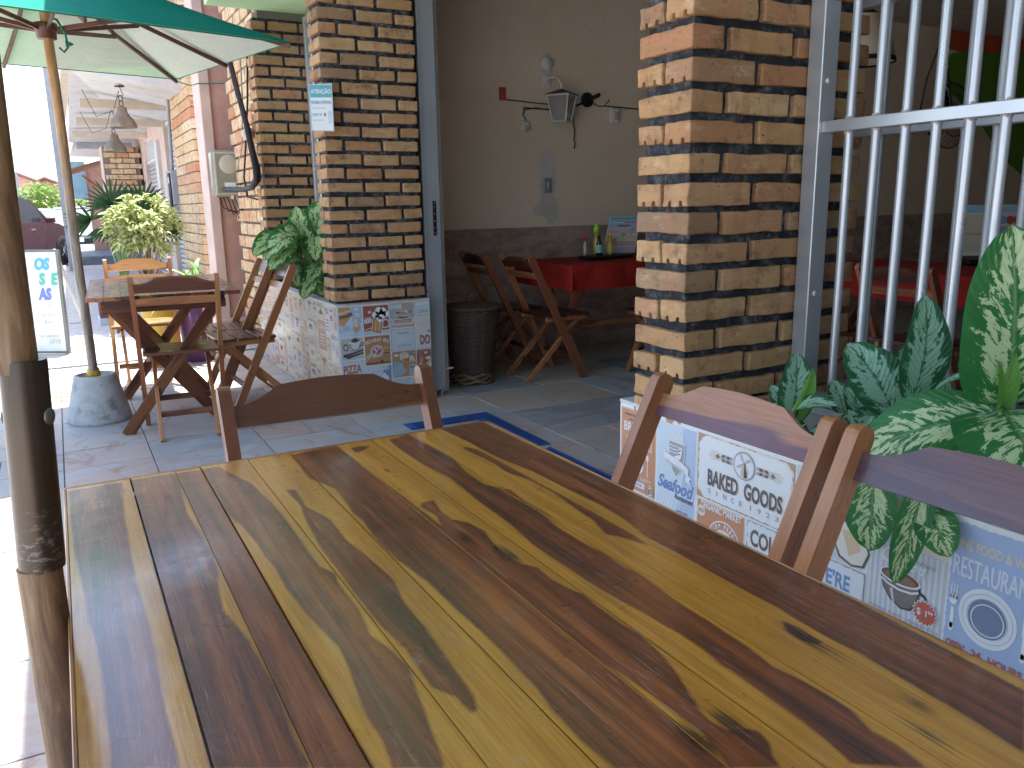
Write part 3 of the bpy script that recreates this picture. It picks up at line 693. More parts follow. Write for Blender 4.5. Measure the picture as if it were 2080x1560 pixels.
A.poly([(.192,.500),(.285,.478),(.288,.495),(.262,.505),(.215,.515),(.190,.520)],WHITE,8); A.poly([(.180,.513),(.196,.509),(.196,.494),(.178,.496),(.186,.504)],(.52,.6,.68),7); A.poly([(.275,.462),(.298,.455),(.290,.466),(.299,.474),(.278,.480)],WHITE,7)
A.text('Premium',.203,.489,.272,.503,LGREY,9,.01,.1,-.12)
A.text('Seafood',.164,.415,.302,.458,(.75,.8,.85),4,.06,.25,.0); A.text('Seafood',.166,.417,.299,.456,(.10,.20,.46),5,.04,.25); A.text('Restaurant',.236,.403,.304,.417,DARK,6,.015,.15)
for k in range(5): A.line([(.172+.012*k,.368),(.178+.012*k,.400-.004*abs(k-2))],.0045,WHITE,4)
for k, t in enumerate(('ALWAYS','FRESH AND','DELICIOUS','SINCE 1967')): A.text(t,.242,.394-.008*k,.285,.3995-.008*k,WHITE if k < 3 else DARK,5,.01)
# baked goods
A.rect(.316,.438,.618,.600,(.38,.25,.16),1)
def torn(a, b, c, d, col, l, amp=.0025, cut=.02):
    P = []; N = 18
    cs = [(a+cut,d),(c-cut,d),(c,d-cut),(c,b+cut),(c-cut,b),(a+cut,b),(a,b+cut),(a,d-cut)]
    for i, (x, y) in enumerate(cs):
        X, Y = cs[(i+1)%8]; m = max(2, int(math.hypot(X-x, Y-y)/.006))
        for k in range(m): t = k/m; P.append((x+(X-x)*t+RNG.uniform(-amp,amp), y+(Y-y)*t+RNG.uniform(-amp,amp)))
    A.poly(P, col, l)
torn(.320,.441,.613,.598,CREAM,2,.003); torn(.323,.443,.610,.596,(.66,.70,.72),3,.002)
cx, cy = U(1.285), .556
for sgn in (-1, 1):
    for k in range(4): A.line([(cx+sgn*.075,cy+(k-1.5)*.0045),(cx+sgn*(.118-.006*abs(k-1.5)),cy+(k-1.5)*.0065)],.0022,TAN,5)
    for k in range(4):
        x = cx+sgn*(.040+.0085*k)
        for q in (-1,1): A.poly([(x,cy+q*.001),(x+sgn*.009,cy+q*.001),(x+sgn*.005,cy+q*.009),(x-sgn*.004,cy+q*.009)],BROWN if k%2 else GREY,5)
    A.poly([(cx+sgn*.078,cy),(cx+sgn*.086,cy+.006),(cx+sgn*.094,cy),(cx+sgn*.086,cy-.006)],GREY,5)
A.disc(cx,cy,.034,.034,GREY,6); A.disc(cx,cy,.030,.030,WHITE,7)
A.poly([(cx-.010,cy-.026),(cx+.001,cy-.029),(cx+.002,cy+.004),(cx-.004,cy+.004)],TAN,8); A.poly([(cx+.001,cy-.029),(cx+.012,cy-.025),(cx+.006,cy+.004),(cx+.000,cy+.010)],DARK,8)
for k in range(4):
    a = R(28+90*k); dx, dy = math.cos(a), math.sin(a); A.line([(cx,cy+.006),(cx+dx*.024,cy+.006+dy*.024)],.0018,GREY,9)
    for q in range(4): t = .010+.0045*q; A.line([(cx+dx*t,cy+.006+dy*t),(cx+dx*t-dy*.006,cy+.006+dy*t+dx*.006)],.0014,GREY,9)
A.text('BAKED',.357,.4755,.458,.5165,TAN,4,.035); A.text('GOODS',.477,.4755,.591,.5165,TAN,4,.035); A.text('BAKED',.354,.477,.455,.518,(.06,.07,.10),5,.035); A.text('GOODS',.474,.477,.588,.518,(.06,.07,.10),5,.035)
for k, ch in enumerate('SINCE1923'): A.text(ch,.356+.0262*k+(.004 if k > 4 else 0),.4565,.367+.0262*k+(.004 if k > 4 else 0),.469,GREY,5,.005)
# organic market
frame(.318,.24,.482,.434,(.60,.52,.46),ORANGE); A.text('ORGANIC MARKET',.333,.413,.470,.431,WHITE,3,.03)
A.disc(.336,.404,.014,.014,CREAM,4); A.text('ECO',.327,.400,.345,.409,BROWN,5,.02)
A.disc(.415,.345,.055,.055,WHITE,3); A.disc(.415,.345,.052,.052,ORANGE,4); A.disc(.415,.345,.034,.034,CREAM,5); A.arctext('FARM FRESH',.415,.345,.037,155,25,.012,WHITE,6,.03)
A.disc(.405,.352,.014,.010,RED,6); A.disc(.424,.350,.012,.009,AMBER,6); A.disc(.415,.362,.010,.006,(.25,.3,.1),7)
# cold drink poster
frame(.488,.24,.612,.433,GREY,WHITE); torn(.491,.243,.609,.430,(.60,.66,.70),3,.003,.01); A.text('COLD',.500,.374,.600,.416,BROWN,4,.035); 
# ice cream
A.rect(.622,.43,.796,.603,(.50,.55,.60),1); 
A.poly([(.700,.520),(.790,.520),(.812,.47),(.800,.437),(.772,.430),(.740,.440)],BROWN,3); A.poly([(.703,.518),(.788,.518),(.807,.47),(.796,.441),(.772,.435),(.744,.445)],(.65,.62,.56),4); A.poly([(.745,.50),(.78,.505),(.79,.47),(.765,.45)],TAN,5)
# we're open
frame(.622,.24,.806,.427,GREY,WHITE); torn(.627,.245,.802,.424,(.60,.66,.70),3,.002,.005); A.text("WE'RE",.676,.372,.772,.408,(.12,.24,.46),4,.03)
A.poly([(.64,.36),(.80,.30),(.80,.262),(.64,.33)],BROWN,4); A.poly([(.643,.357),(.797,.30),(.797,.266),(.643,.332)],(.33,.24,.18),5); A.text('OPEN',.655,.315,.76,.335,WHITE,6,.02,0,-.3)
# dessert strip + coffee
A.rect(.808,.518,.968,.603,(.64,.57,.45),1); A.text('SUMMER DESSERT',.862,.535,.962,.549,BROWN,2,.01)
A.rect(.808,.24,.968,.517,(.46,.50,.54),1)
for k in range(14): A.rect(.811+.0112*k,.243,.8165+.0112*k,.514,(.58,.62,.66),2)
A.text('Coffee',.833,.470,.925,.503,LGREY,3,.04,.35,-.02); A.text('Coffee',.832,.473,.924,.506,WHITE,4,.015,.35,-.02); A.text('City Quality',.893,.487,.945,.499,GREY,4,0,.4)
A.poly([(.836,.452),(.845,.420),(.862,.400),(.885,.390),(.905,.394),(.918,.412),(.922,.446)],DARK,4); A.poly([(.839,.450),(.848,.421),(.864,.403),(.885,.394),(.903,.398),(.915,.414),(.919,.444)],(.17,.14,.13),5)
A.disc(.879,.451,.043,.016,WHITE,6); A.disc(.879,.452,.039,.013,BROWN,7); A.disc(.879,.450,.033,.009,(.25,.12,.06),8); A.line([(.841,.438),(.855,.431),(.880,.427),(.905,.430),(.919,.437)],.004,WHITE,6)
A.line([(.919,.438),(.933,.432),(.936,.418),(.924,.406),(.912,.405)],.006,DARK,4); A.poly([(.860,.424),(.866,.425),(.872,.396),(.868,.398)],LGREY,6)
cx, cy = U(.822), .404; P = []
for k in range(36): a = R(k*10); rr = .024 if k % 2 else .0195; P.append((cx+rr*math.cos(a), cy+rr*math.sin(a)))
A.poly([(cx+(x-cx)*1.1, cy+(y-cy)*1.1) for x, y in P],WHITE,8); A.poly(P,(.45,.08,.04),9); A.text('$ 1',cx-.016,cy-.008,cx+.004,cy+.007,WHITE,10,.01); A.text('99',cx+.006,cy+.001,cx+.016,cy+.008,WHITE,10,.01)
A.text('Always Fresh . Always Hot',.815,.368,.960,.378,GREY,3,.0,.4)
# restaurant poster
A.rect(.970,.24,1.130,.603,WHITE,1); torn(.972,.243,1.127,.600,(.30,.42,.63),2,.0015,.003)
A.text('FINE FOOD & WINE',.977,.553,1.12,.572,(.62,.52,.40),3,.03); A.text('RESTAURANT',.977,.503,1.12,.540,(.50,.60,.76),3,.0); A.text('RESTAURANT',.979,.502,1.122,.539,WHITE,4,-.012)
cx, cy = U(.712), .443; A.disc(cx,cy,.050,.053,WHITE,4,40); A.ring(cx,cy,.0445,.0015,LBLUE,5,40); A.ring(cx,cy,.036,.002,LBLUE,5,40); A.disc(cx,cy,.033,.035,(.13,.20,.32),6,40); A.ring(cx+.001,cy-.002,.029,.002,WHITE,7,40)
for sx, kn in ((.984,0),(1.108,1)):
    A.line([(sx,.400),(sx,.440)],.006,WHITE,4); A.disc(sx,.402,.0048,.008,WHITE,4)
    if kn: A.poly([(sx-.005,.44),(sx+.004,.44),(sx+.005,.475),(sx+.001,.486),(sx-.005,.48)],WHITE,5)
    else:
        A.disc(sx,.455,.0075,.010,WHITE,5)
        for q in (-1,0,1): A.line([(sx+q*.005,.456),(sx+q*.005,.484)],.0022,WHITE,5)
for t, a, b in (('OPEN',.978,1.012),('24',1.024,1.042),('HOURS',1.054,1.112)): A.text(t,a,.362,b,.378,(.42,.09,.05),5,.03)
A.line([(.975,.474),(.992,.470)],.001,WHITE,6); A.line([(1.012,.35),(1.012,.372)],.001,WHITE,6)
# the rest of the cladding toward the camera, and everything below: plainer posters
WARM_ = False
def filler(A, a, b, c, d, l=1):
    bgc = RNG.choice([(.62,.56,.46),(.66,.58,.44),(.55,.34,.20),(.64,.48,.30),(.64,.60,.52),(.46,.26,.18),(.66,.55,.42),(.50,.54,.60)] if WARM_ else [(.58,.62,.64),(.62,.55,.42),(.45,.25,.14),(.38,.46,.58),(.62,.45,.26),(.60,.60,.56),(.34,.16,.10)]); t = .003
    A.rect(a+t,b+t,c-t,d-t,RNG.choice([GREY,(.55,.42,.30),LGREY]),l); A.rect(a+t*2,b+t*2,c-t*2,d-t*2,bgc,l+1)
    fg = RNG.choice([BROWN,RED,BLUE,AMBER]) if sum(bgc) > 1.3 else CREAM; w, h = c-a, d-b; cx, cy = (a+c)/2, (b+d)/2; k = RNG.randrange(6)
    if k == 0: A.disc(cx,cy,min(w,h)*.28,min(w,h)*.28,fg,l+2); A.disc(cx,cy,min(w,h)*.2,min(w,h)*.2,bgc,l+3); A.disc(cx,cy,min(w,h)*.11,min(w,h)*.11,fg,l+4)
    elif k == 1: A.poly([(cx-w*.2,cy-h*.05),(cx+w*.2,cy-h*.05),(cx+w*.12,cy-h*.3),(cx-w*.12,cy-h*.3)],fg,l+2); A.line([(cx+w*.2,cy-h*.08),(cx+w*.3,cy-h*.12),(cx+w*.14,cy-h*.22)],w*.03,fg,l+2)
    elif k == 2: A.poly([(cx-w*.3,cy-h*.2),(cx+w*.3,cy-h*.2),(cx,cy+h*.15)],fg,l+2); A.line([(cx-w*.3,cy-h*.25),(cx+w*.3,cy-h*.25)],h*.05,AMBER,l+2)
    elif k == 3: A.line([(cx,cy-h*.3),(cx,cy)],w*.03,fg,l+2); A.poly([(cx-w*.15,cy+h*.22),(cx+w*.15,cy+h*.22),(cx,cy-h*.03)],fg,l+2); A.line([(cx-w*.1,cy-h*.3),(cx+w*.1,cy-h*.3)],h*.03,fg,l+2)
    elif k == 4:
        for q in range(4): A.rect(a+w*.2,cy-h*.3+h*.1*q,c-w*.2,cy-h*.27+h*.1*q,fg,l+2)
    else: A.disc(cx,cy-h*.05,w*.28,h*.16,fg,l+2,20,0,180); A.rect(cx-w*.3,cy-h*.12,cx+w*.3,cy-h*.08,fg,l+2)
    wd = RNG.choice(['PIZZA','BAR','FRESH','Organic','Coffee','Cakes'])
    A.text(wd,a+w*.15,d-h*.3,c-w*.15,d-h*.12,fg,l+2,.02,RNG.choice([0,0,.3]))
x = 1.134
while x < 2.9:
    wv = RNG.choice([.10,.14,.17]); filler(A,x,.36,x+wv,.603); filler(A,x,.20,x+wv,.357); filler(A,x,.01,x+wv,.197); x += wv
for a, b in ((.003,.157),(.157,.315),(.315,.485),(.485,.62),(.62,.807),(.807,.968),(.968,1.13)):
    filler(A,a,.12,b,.237); filler(A,a,.005,b,.117)
fitting(A.mb, rootN, invN, 'printed_tiles')
# far end of the near planter (doorway side) gets plain tile
mb = MB(); mb.box((1.50,1.762,.305), (.37,.008,.6), 'grey_tile_top'); fitting(mb, rootN, invN, 'end_tiles')
# left planter
rootL, invL = planter('tiled_planter', 'tiled planter carrying the brick pillar left of the doorway', 1.31, 1.872, 4.396, 6.42, .612)
B = A = Art((1.31,4.396,0), (1,0,0), (0,0,1), (0,-1,0))
A.rect(0,0,.562,.608,WHITE,0)
cols = [.003,.148,.310,.468,.560]
# col 0: welcome paradise, cappuccino, pizza
A.rect(.006,.430,.145,.603,(.48,.60,.70),1); A.poly([(.008,.600),(.078,.600),(.080,.545),(.030,.485),(.010,.50)],AMBER,2); A.poly([(.078,.600),(.143,.600),(.143,.500),(.082,.545)],LBLUE,3); A.disc(.112,.585,.012,.006,WHITE,4)
A.poly([(.010,.478),(.060,.500),(.080,.470),(.012,.455)],LBLUE,3)
A.text('WELCOME',.012,.556,.080,.570,WHITE,5,.02,0,.22); A.text('PARADISE',.016,.532,.094,.552,DARK,6,.03,0,.24)
A.line([(.024,.462),(.028,.492)],.004,WHITE,4)
for k in range(5): a = R(20+35*k); A.line([(.028,.494),(.028+.014*math.cos(a),.494+.009*math.sin(a))],.003,WHITE,5)
A.poly([(.086,.535),(.120,.540),(.122,.505),(.130,.480),(.118,.458),(.092,.458),(.084,.475),(.092,.505)],GREY,7); A.poly([(.089,.532),(.117,.536),(.119,.505),(.126,.480),(.116,.462),(.094,.462),(.088,.475),(.095,.505)],(.60,.52,.45),8)
A.poly([(.090,.485),(.124,.485),(.115,.464),(.095,.464)],AMBER,9); A.line([(.105,.458),(.106,.438)],.004,GREY,8); A.disc(.118,.553,.014,.014,CREAM,7); A.ring(.118,.553,.014,.003,(.6,.55,.6),8)
A.rect(.012,.300,.143,.425,(.52,.50,.46),1)
for k in range(11): A.rect(.014+.012*k,.330,.018+.012*k,.420,(.40,.33,.29),2)
A.rect(.006,.294,.146,.299,WHITE,2)
A.disc(.095,.398,.035,.011,WHITE,5); A.poly([(.062,.398),(.130,.398),(.118,.365),(.108,.352),(.082,.352),(.070,.368)],DARK,4); A.poly([(.066,.396),(.126,.396),(.115,.367),(.106,.356),(.084,.356),(.073,.369)],(.6,.62,.62),6); A.poly([(.066,.405),(.095,.425),(.125,.405),(.095,.395)],DARK,7); A.ring(.134,.385,.013,.005,DARK,4)
A.disc(.040,.372,.016,.020,DARK,5); A.disc(.040,.372,.011,.014,(.45,.42,.38),6); A.poly([(.022,.330),(.140,.356),(.140,.345),(.022,.316)],DARK,7); A.text('Cappuccino',.045,.332,.135,.341,WHITE,8,0,.2,.2); A.poly([(.030,.318),(.140,.338),(.140,.330),(.050,.306)],DARK,7)
A.rect(.014,.165,.146,.290,(.40,.46,.52),1); A.rect(.017,.168,.143,.287,(.52,.58,.62),2); A.text('PIZZA',.022,.215,.128,.264,CREAM,3,.05,0,.04); A.text('PIZZA',.020,.217,.126,.266,(.40,.10,.06),4,.03,0,.04); A.poly([(.05,.205),(.12,.21),(.10,.175),(.06,.172)],(.45,.16,.07),3)
# col 1: cold beer, restaurant menu, oranges
A.rect(.150,.430,.306,.600,(.50,.53,.55),1); A.rect(.152,.455,.304,.597,(.33,.065,.035),2); A.line([(.155,.462),(.225,.478)],.004,CREAM,3)
A.text('COLD',.160,.522,.198,.533,CREAM,3,.02,0,.12); A.text('BEER',.158,.497,.206,.522,WHITE,4,.04,0,.12); A.disc(.190,.562,.010,.008,(.5,.6,.7),3)
A.poly([(.210,.530),(.275,.520),(.255,.432),(.195,.446)],WHITE,4); A.poly([(.213,.526),(.270,.517),(.251,.436),(.199,.449)],BROWN,5); A.poly([(.216,.520),(.266,.512),(.248,.441),(.204,.452)],(.48,.24,.06),6)
for k in range(3): A.poly([(.222+.014*k,.516-.002*k),(.229+.014*k,.515-.002*k),(.220+.012*k,.452-.003*k),(.213+.012*k,.454-.003*k)],AMBER if k%2 else (.62,.42,.18),7)
for cx, cy, rr in ((.225,.545,.020),(.245,.565,.022),(.270,.562,.020),(.290,.545,.018),(.262,.540,.024),(.235,.530,.014),(.252,.515,.015)): A.disc(cx,cy,rr+.003,rr+.003,(.25,.22,.22),4.5); A.disc(cx,cy,rr,rr,(.72,.75,.76),8)
A.ring(.282,.490,.028,.009,GREY,5); A.ring(.282,.490,.026,.006,(.6,.6,.6),6)
A.rect(.150,.252,.306,.426,(.62,.55,.48),1); A.rect(.153,.255,.303,.423,(.44,.20,.055),2); A.rect(.153,.408,.303,.416,(.30,.11,.04),3); A.arctext('RESTAURANT MENU',.228,.25,.140,118,62,.022,WHITE,4,.03)
A.disc(.222,.335,.038,.034,WHITE,4); A.disc(.222,.335,.032,.028,(.38,.10,.05),5); A.disc(.222,.335,.022,.019,(.33,.06,.04),6); A.ring(.222,.335,.024,.003,WHITE,6); A.line([(.240,.360),(.196,.296)],.005,WHITE,8); A.line([(.206,.352),(.222,.33)],.009,WHITE,8)
for q in range(3): A.line([(.158,.305-.012*q),(.190,.330-.009*q)],.004,CREAM,4)
A.rect(.266,.300,.295,.322,DARK,4); A.rect(.268,.306,.293,.316,AMBER,5); A.text('Now',.266,.345,.295,.356,CREAM,4); A.rect(.153,.262,.303,.268,DARK,3); A.poly([(.24,.268),(.25,.285),(.262,.268)],DARK,5)
A.rect(.150,.12,.306,.248,(.48,.57,.63),1); A.rect(.256,.12,.303,.245,(.13,.24,.42),2); A.text('ORANGES',.158,.212,.292,.240,(.40,.48,.55),3,.03,0,.05); A.text('ORANGES',.156,.214,.290,.242,WHITE,4,.015,0,.05)
A.disc(.262,.180,.010,.022,WHITE,4); A.disc(.278,.168,.010,.018,(.6,.66,.7),4); A.line([(.268,.13),(.270,.19)],.003,WHITE,5)
A.rect(.014,.01,.146,.16,(.50,.45,.36),1); A.rect(.150,.01,.306,.115,(.5,.2,.1),1); A.disc(.23,.06,.03,.03,CREAM,2)
# col 2: farm fresh, premium, beach bar, good food
A.rect(.312,.455,.463,.604,(.52,.50,.47),1); A.rect(.315,.512,.460,.600,(.34,.36,.38),2); A.text('FARM',.322,.568,.384,.594,WHITE,3,.03,0,.03); A.text('FRESH',.387,.570,.450,.596,AMBER,3,.03,0,.03)
for k in range(12):
    a = R(8+15*k); A.line([(.388,.520),(.388+.055*math.cos(a),.520+.042*math.sin(a))],.002,LGREY,3)
A.disc(.388,.530,.030,.020,AMBER,5,20,0,180); A.disc(.360,.546,.012,.005,BROWN,6); A.disc(.412,.550,.009,.008,CREAM,6); A.disc(.436,.545,.007,.008,(.4,.12,.08),6)
A.text('Organic',.358,.508,.420,.524,BROWN,7,.03,.2); A.rect(.340,.488,.440,.503,BROWN,5); A.rect(.344,.490,.436,.500,(.52,.36,.2),6); A.rect(.318,.463,.458,.470,(.42,.27,.17),3)
A.rect(.312,.322,.463,.451,(.30,.32,.35),1); A.rect(.315,.325,.460,.448,(.50,.55,.58),2); A.text('Premium',.348,.418,.420,.434,GREY,3,.01,.35); A.text('COFFEE',.345,.378,.425,.398,(.56,.62,.66),3,.02); A.text('served here',.346,.345,.436,.362,GREY,3,.01,.35)
A.rect(.314,.165,.463,.318,(.42,.24,.10),1); A.poly([(.316,.23),(.37,.25),(.40,.20),(.36,.17),(.316,.17)],(.30,.40,.46),2); A.disc(.340,.245,.022,.014,(.26,.35,.42),3); A.disc(.340,.296,.014,.006,WHITE,3); A.disc(.388,.285,.028,.020,(.60,.50,.40),4); A.poly([(.376,.275),(.412,.275),(.406,.215),(.382,.215)],(.5,.22,.08),6); A.ring(.388,.285,.028,.003,WHITE,6)
for k in range(4): A.line([(.43,.30),(.42+.012*k,.25)],.005,WHITE,4)
A.rect(.415,.17,.460,.235,(.35,.43,.5),3); A.text('Bar',.420,.212,.452,.226,DARK,5,.01,.2)
# col 3
A.rect(.466,.514,.561,.604,(.45,.35,.28),1,.008); A.rect(.469,.518,.561,.600,(.50,.58,.62),2,.008); A.poly([(.472,.575),(.556,.590),(.556,.598),(.48,.597)],(.6,.66,.7),3); A.text('Cakes',.480,.530,.545,.556,GREY,3,.01,.3,.08)
A.rect(.466,.325,.561,.510,(.60,.58,.56),1); A.text('Fresh &',.474,.458,.545,.478,LGREY,3,.0,.35,.1); A.text('DO',.492,.345,.556,.404,(.34,.11,.08),3,.05); A.poly([(.535,.425),(.56,.430),(.556,.415)],(.3,.1,.08),3); A.rect(.466,.319,.561,.323,GREY,2)
A.rect(.467,.165,.561,.315,(.34,.09,.06),1,.008); A.poly([(.50,.205),(.555,.255),(.561,.215),(.512,.18)],(.66,.60,.52),2); A.line([(.505,.20),(.558,.245)],.004,(.34,.12,.08),3); A.disc(.54,.262,.018,.010,CREAM,3); A.text('Cakes',.476,.225,.50,.285,CREAM,3,0,.2); A.disc(.525,.295,.010,.006,WHITE,3)
A.rect(.430,.004,.561,.160,(.56,.56,.52),1); A.text('Cold drink &',.445,.128,.520,.140,GREY,3,0,.3,.12); A.text('warm meal',.435,.108,.545,.126,GREY,3,.01,.3,.15); A.text('Good Food',.40,.055,.565,.092,GREY,4,.015,.3,.15); A.poly([(.430,.004),(.561,.004),(.561,.060),(.430,.022)],GREY,3); A.poly([(.430,.004),(.561,.004),(.561,.052),(.430,.016)],(.5,.5,.48),4)
A.rect(.314,.004,.427,.160,(.45,.5,.55),1)
# grout joint lines of the real tiles
for xx in (.310,): A.line([(xx,.0),(xx,.608)],.002,(.40,.42,.43),12)
A.line([(0,.302),(.562,.302)],.0016,(.42,.44,.45),12)
fitting(A.mb, rootL, invL, 'printed_tiles')
A = Art((1.31,6.42,0), (0,-1,0), (0,0,1), (-1,0,0)); A.rect(0,0,2.024,.608,(.66,.60,.52),0); x = .003; WARM_ = True
while x < 2.0:
    wv = min(RNG.choice([.085,.12,.16]), 2.02-x); z = .604
    if wv < .04: break
    while z > .03:
        hv = RNG.choice([.10,.14,.19]); zb = max(.003, z-hv); filler(A,x,zb,x+wv,z); z = zb-.003
    x += wv+.002
fitting(A.mb, rootL, invL, 'street_side_tiles')
# ================================================================ WINDOW BARS, DOOR
def grille(name, label, x, y0, y1, z0, z1, rails, bars, r=.0105, fw=.045, fd=.055, mat='aluminium'):
    root = empty(name, (x,(y0+y1)/2,z0), 0, label, 'window bars'); inv = Matrix.Translation((-x,-(y0+y1)/2,-z0))
    mb = MB()
    for y in (y0+fw/2, y1-fw/2): mb.box((x,y,(z0+z1)/2), (fd,fw,z1-z0), mat, None, .002)
    for z in (z0+.014, z1-.014): mb.box((x,(y0+y1)/2,z), (fd-.004,y1-y0-2*fw,.028), mat, None, .002)
    for z in (z0+.16*(z1-z0), z0+.45*(z1-z0), z0+.8*(z1-z0)):
        for y in (y1-fw-.0005,): mb.lathe([(.0005,0),(.007,0),(.006,-.003),(.0005,-.004)], (x-.006,y,z), 'white_plastic', 10, 'y')
    fitting(mb, root, inv, 'frame')
    zs = [z0]+rails+[z1]
    for z in rails: mb = MB(); mb.box((x,(y0+y1)/2,z), (.03,y1-y0-2*fw,.028), mat, None, .002); fitting(mb, root, inv, 'rail')
    for y in bars:
        mb = MB()
        for a, b in zip(zs, zs[1:]):
            wx, wy = RNG.uniform(-.0012,.0012), RNG.uniform(-.0012,.0012)
            mb.tube([(x,y,a+.012),(x+wx,y+wy,(a+b)/2),(x,y,b-.012)], r, mat, 14, False)
            for z_ in (a+.016, b-.016): mb.lathe([(r,-.004),(r+.0016,-.001),(r+.0014,.002),(r,.004)], (x,y,z_), 'weld_rust', 10, wob=.5)
        fitting(mb, root, inv, 'bar')
    return root
bars1 = [1.385-.0755*k for k in range(16)]
grille('window_bars', 'outer aluminium window bars in front of the dining room, nearest the leaves', 1.705, .12, 1.500, .622, 2.42, [1.322,1.628], bars1)
bars2 = [1.425-.0755*k for k in range(17)]
grille('window_bars', 'inner aluminium window bars seen through the outer set', 1.872, .12, 1.590, .622, 2.42, [1.318,1.632], bars2, mat='aluminium_dull')
grille('window_bars', 'tall white window bars between the two left brick pillars with a notice tied on', 1.70, 4.66, 5.985, .66, 2.44, [1.05,1.42,2.05], [4.76+.075*k for k in range(16)], mat='aluminium')
root = empty('sliding_door', (1.94,4.49,0), 0, 'grey aluminium sliding door edge with lock plate beside the left pillar', 'door'); inv = Matrix.Translation((-1.94,-4.49,0))
mb = MB(); mb.box((1.942,4.49,1.29), (.105,.05,2.5), 'aluminium_dull', None, .003); mb.box((1.892,4.463,1.29), (.012,.006,2.5), 'aluminium')
fitting(mb, root, inv, 'door_stile')
mb = MB(); mb.box((1.875,4.50,1.28), (.018,.05,2.5), 'black_metal'); mb.box((1.882,4.465,.03), (.02,.02,.05), 'aluminium'); mb.box((1.918,4.47,.022), (.008,.03,.036), 'aluminium'); mb.box((1.960,4.47,.022), (.008,.03,.036), 'aluminium')
fitting(mb, root, inv, 'door_track')
mb = MB(); mb.box((1.955,4.4635,1.075), (.022,.004,.20), 'black_metal', None, .001)
for z in (.99,1.02,1.06,1.10,1.14,1.165): mb.lathe([(.0005,0),(.004,0),(.0005,-.003)], (1.955,4.4612,z), 'aluminium', 8, 'y')
fitting(mb, root, inv, 'lock_plate')
mb = MB(); mb.box((2.03,4.5,.16), (.06,.008,.008), 'white_plastic'); fitting(mb, root, inv, 'floor_bolt')
# notice
root = empty('notice_sign', (1.31,4.40,1.65), 0, 'small white and teal warning notice hung on the brick pillar', 'sign'); inv = Matrix.Translation((-1.31,-4.40,-1.65))
sx = Vector((.92,-.40,0)).normalized(); sn = Vector((-.40,-.92,0)).normalized()
so_ = Vector((1.245,4.415,1.545))
mb = MB(); mb.prism([(0,0),(.118,-.003),(.120,.238),(.0,.232)], so_, sx, (0,0,1), .003, 'paper', (.40,.92,0)); fitting(mb, root, inv, 'sign_board')
A = Art(so_, sx, (0,0,1), sn); TEAL = (.05,.36,.42)
A.rect(.003,.168,.116,.230,TEAL,1); A.text('ATENÇÃO',.008,.182,.112,.214,WHITE,2,.03); A.text('PROIBIDA A ENTRADA',.008,.135,.112,.152,(.1,.3,.5),2,.02); A.text('de pessoas',.01,.108,.08,.122,(.3,.5,.6),2,0)
A.text('USE O',.01,.075,.06,.09,(.1,.3,.5),2,.02); A.text('cesto de lixo',.01,.050,.07,.062,(.3,.5,.6),2); A.disc(.075,.082,.004,.010,DARK,2); A.rect(.092,.04,.108,.10,(.45,.6,.65),2); A.rect(.095,.043,.105,.075,WHITE,3)
A.line([(.003,.003),(.115,.001),(.117,.235),(.002,.229),(.003,.003)],.0025,(.35,.5,.55),3)
fitting(A.mb, root, inv, 'sign_print')
# ================================================================ PLANTS
def plantroot(label, loc, cat='plant', name='potted_plant', group=None): return empty(name, loc, 0, label, cat, group)
NEAR = {
'A1':((1.44,1.277,.637),(1.46,1.289,.804),.075),'A2':((1.42,1.264,.652),(1.4,1.188,.793),.033),'A3':((1.4,1.242,.631),(1.36,1.085,.732),.06),
'A4':((1.46,1.029,.717),(1.42,1.12,.854),.098),'A5':((1.44,.979,.754),(1.44,.969,.968),.081),'A6':((1.52,1.194,.67),(1.52,1.234,.741),.05),
'A7':((1.42,1.132,.674),(1.38,1.015,.725),.051),'A8':((1.52,1.068,.752),(1.52,1.061,.842),.05),'A9':((1.44,.945,.754),(1.42,.847,.835),.035),
'A10':((1.45,1.061,.71),(1.4,1.067,.684),.046),'A11':((1.5,.933,.731),(1.48,.882,.783),.038)}
def plant_group(rootname, label, base, leaves, mat, cat='plant', stem_r=.006, group=None, extra=None):
    """leaves: (base, tip, width, normal, bend, opts)"""
    root = plantroot(label, base, cat, rootname, group); inv = Matrix.Translation(tuple(-c for c in base)); st = MB()
    for lf in leaves:
        b, t, w, n = lf[:4]; o = lf[4] if len(lf) > 4 else {}
        mb = MB(); leaf(mb, b, t, w*(1.18 if mat != 'bright_leaf' else 1), n, o.get('mat', mat), o.get('bend', .12), o.get('fold', .22), o.get('nu', 14), 8, o.get('shape', .42), o.get('curl', 0)); fitting(mb, root, inv, 'leaf')
        if not o.get('nostem'):
            B = Vector(b); R0 = Vector(base)+Vector((RNG.uniform(-.015,.015), RNG.uniform(-.015,.015), 0)); mid = (B+R0)/2+Vector((RNG.uniform(-.01,.01), RNG.uniform(-.01,.01), .02)); st.tube([R0, mid, B, B+(Vector(t)-B)*.5+Vector(n)*0], [stem_r*1.3, stem_r, stem_r*.75, stem_r*.2], 'stem_green', 7)
    fitting(st, root, inv, 'stem'); return root
cn = Vector((-.47,-.85,.15)).normalized()
def nn(a=0, b=0): return (cn+Vector((a, b, RNG.uniform(-.1,.25)))).normalized()
N = NEAR
plant_group('leafy_plant', 'mottled plant with one pale rolled leaf at the foot of the near brick pillar', (1.46,1.25,.565), [
 (*N['A1'], nn()), (*N['A2'], nn(), {'mat':'young_leaf','fold':.9}), (*N['A3'], (-.3,-.6,.7), {'bend':.2}), ((1.52,1.33,.62),(1.50,1.40,.70),.05,nn()), (*N['A6'], nn()), ((1.47,1.24,.60),(1.40,1.33,.66),.05,(-.2,-.3,.9))], 'aglaonema_leaf')
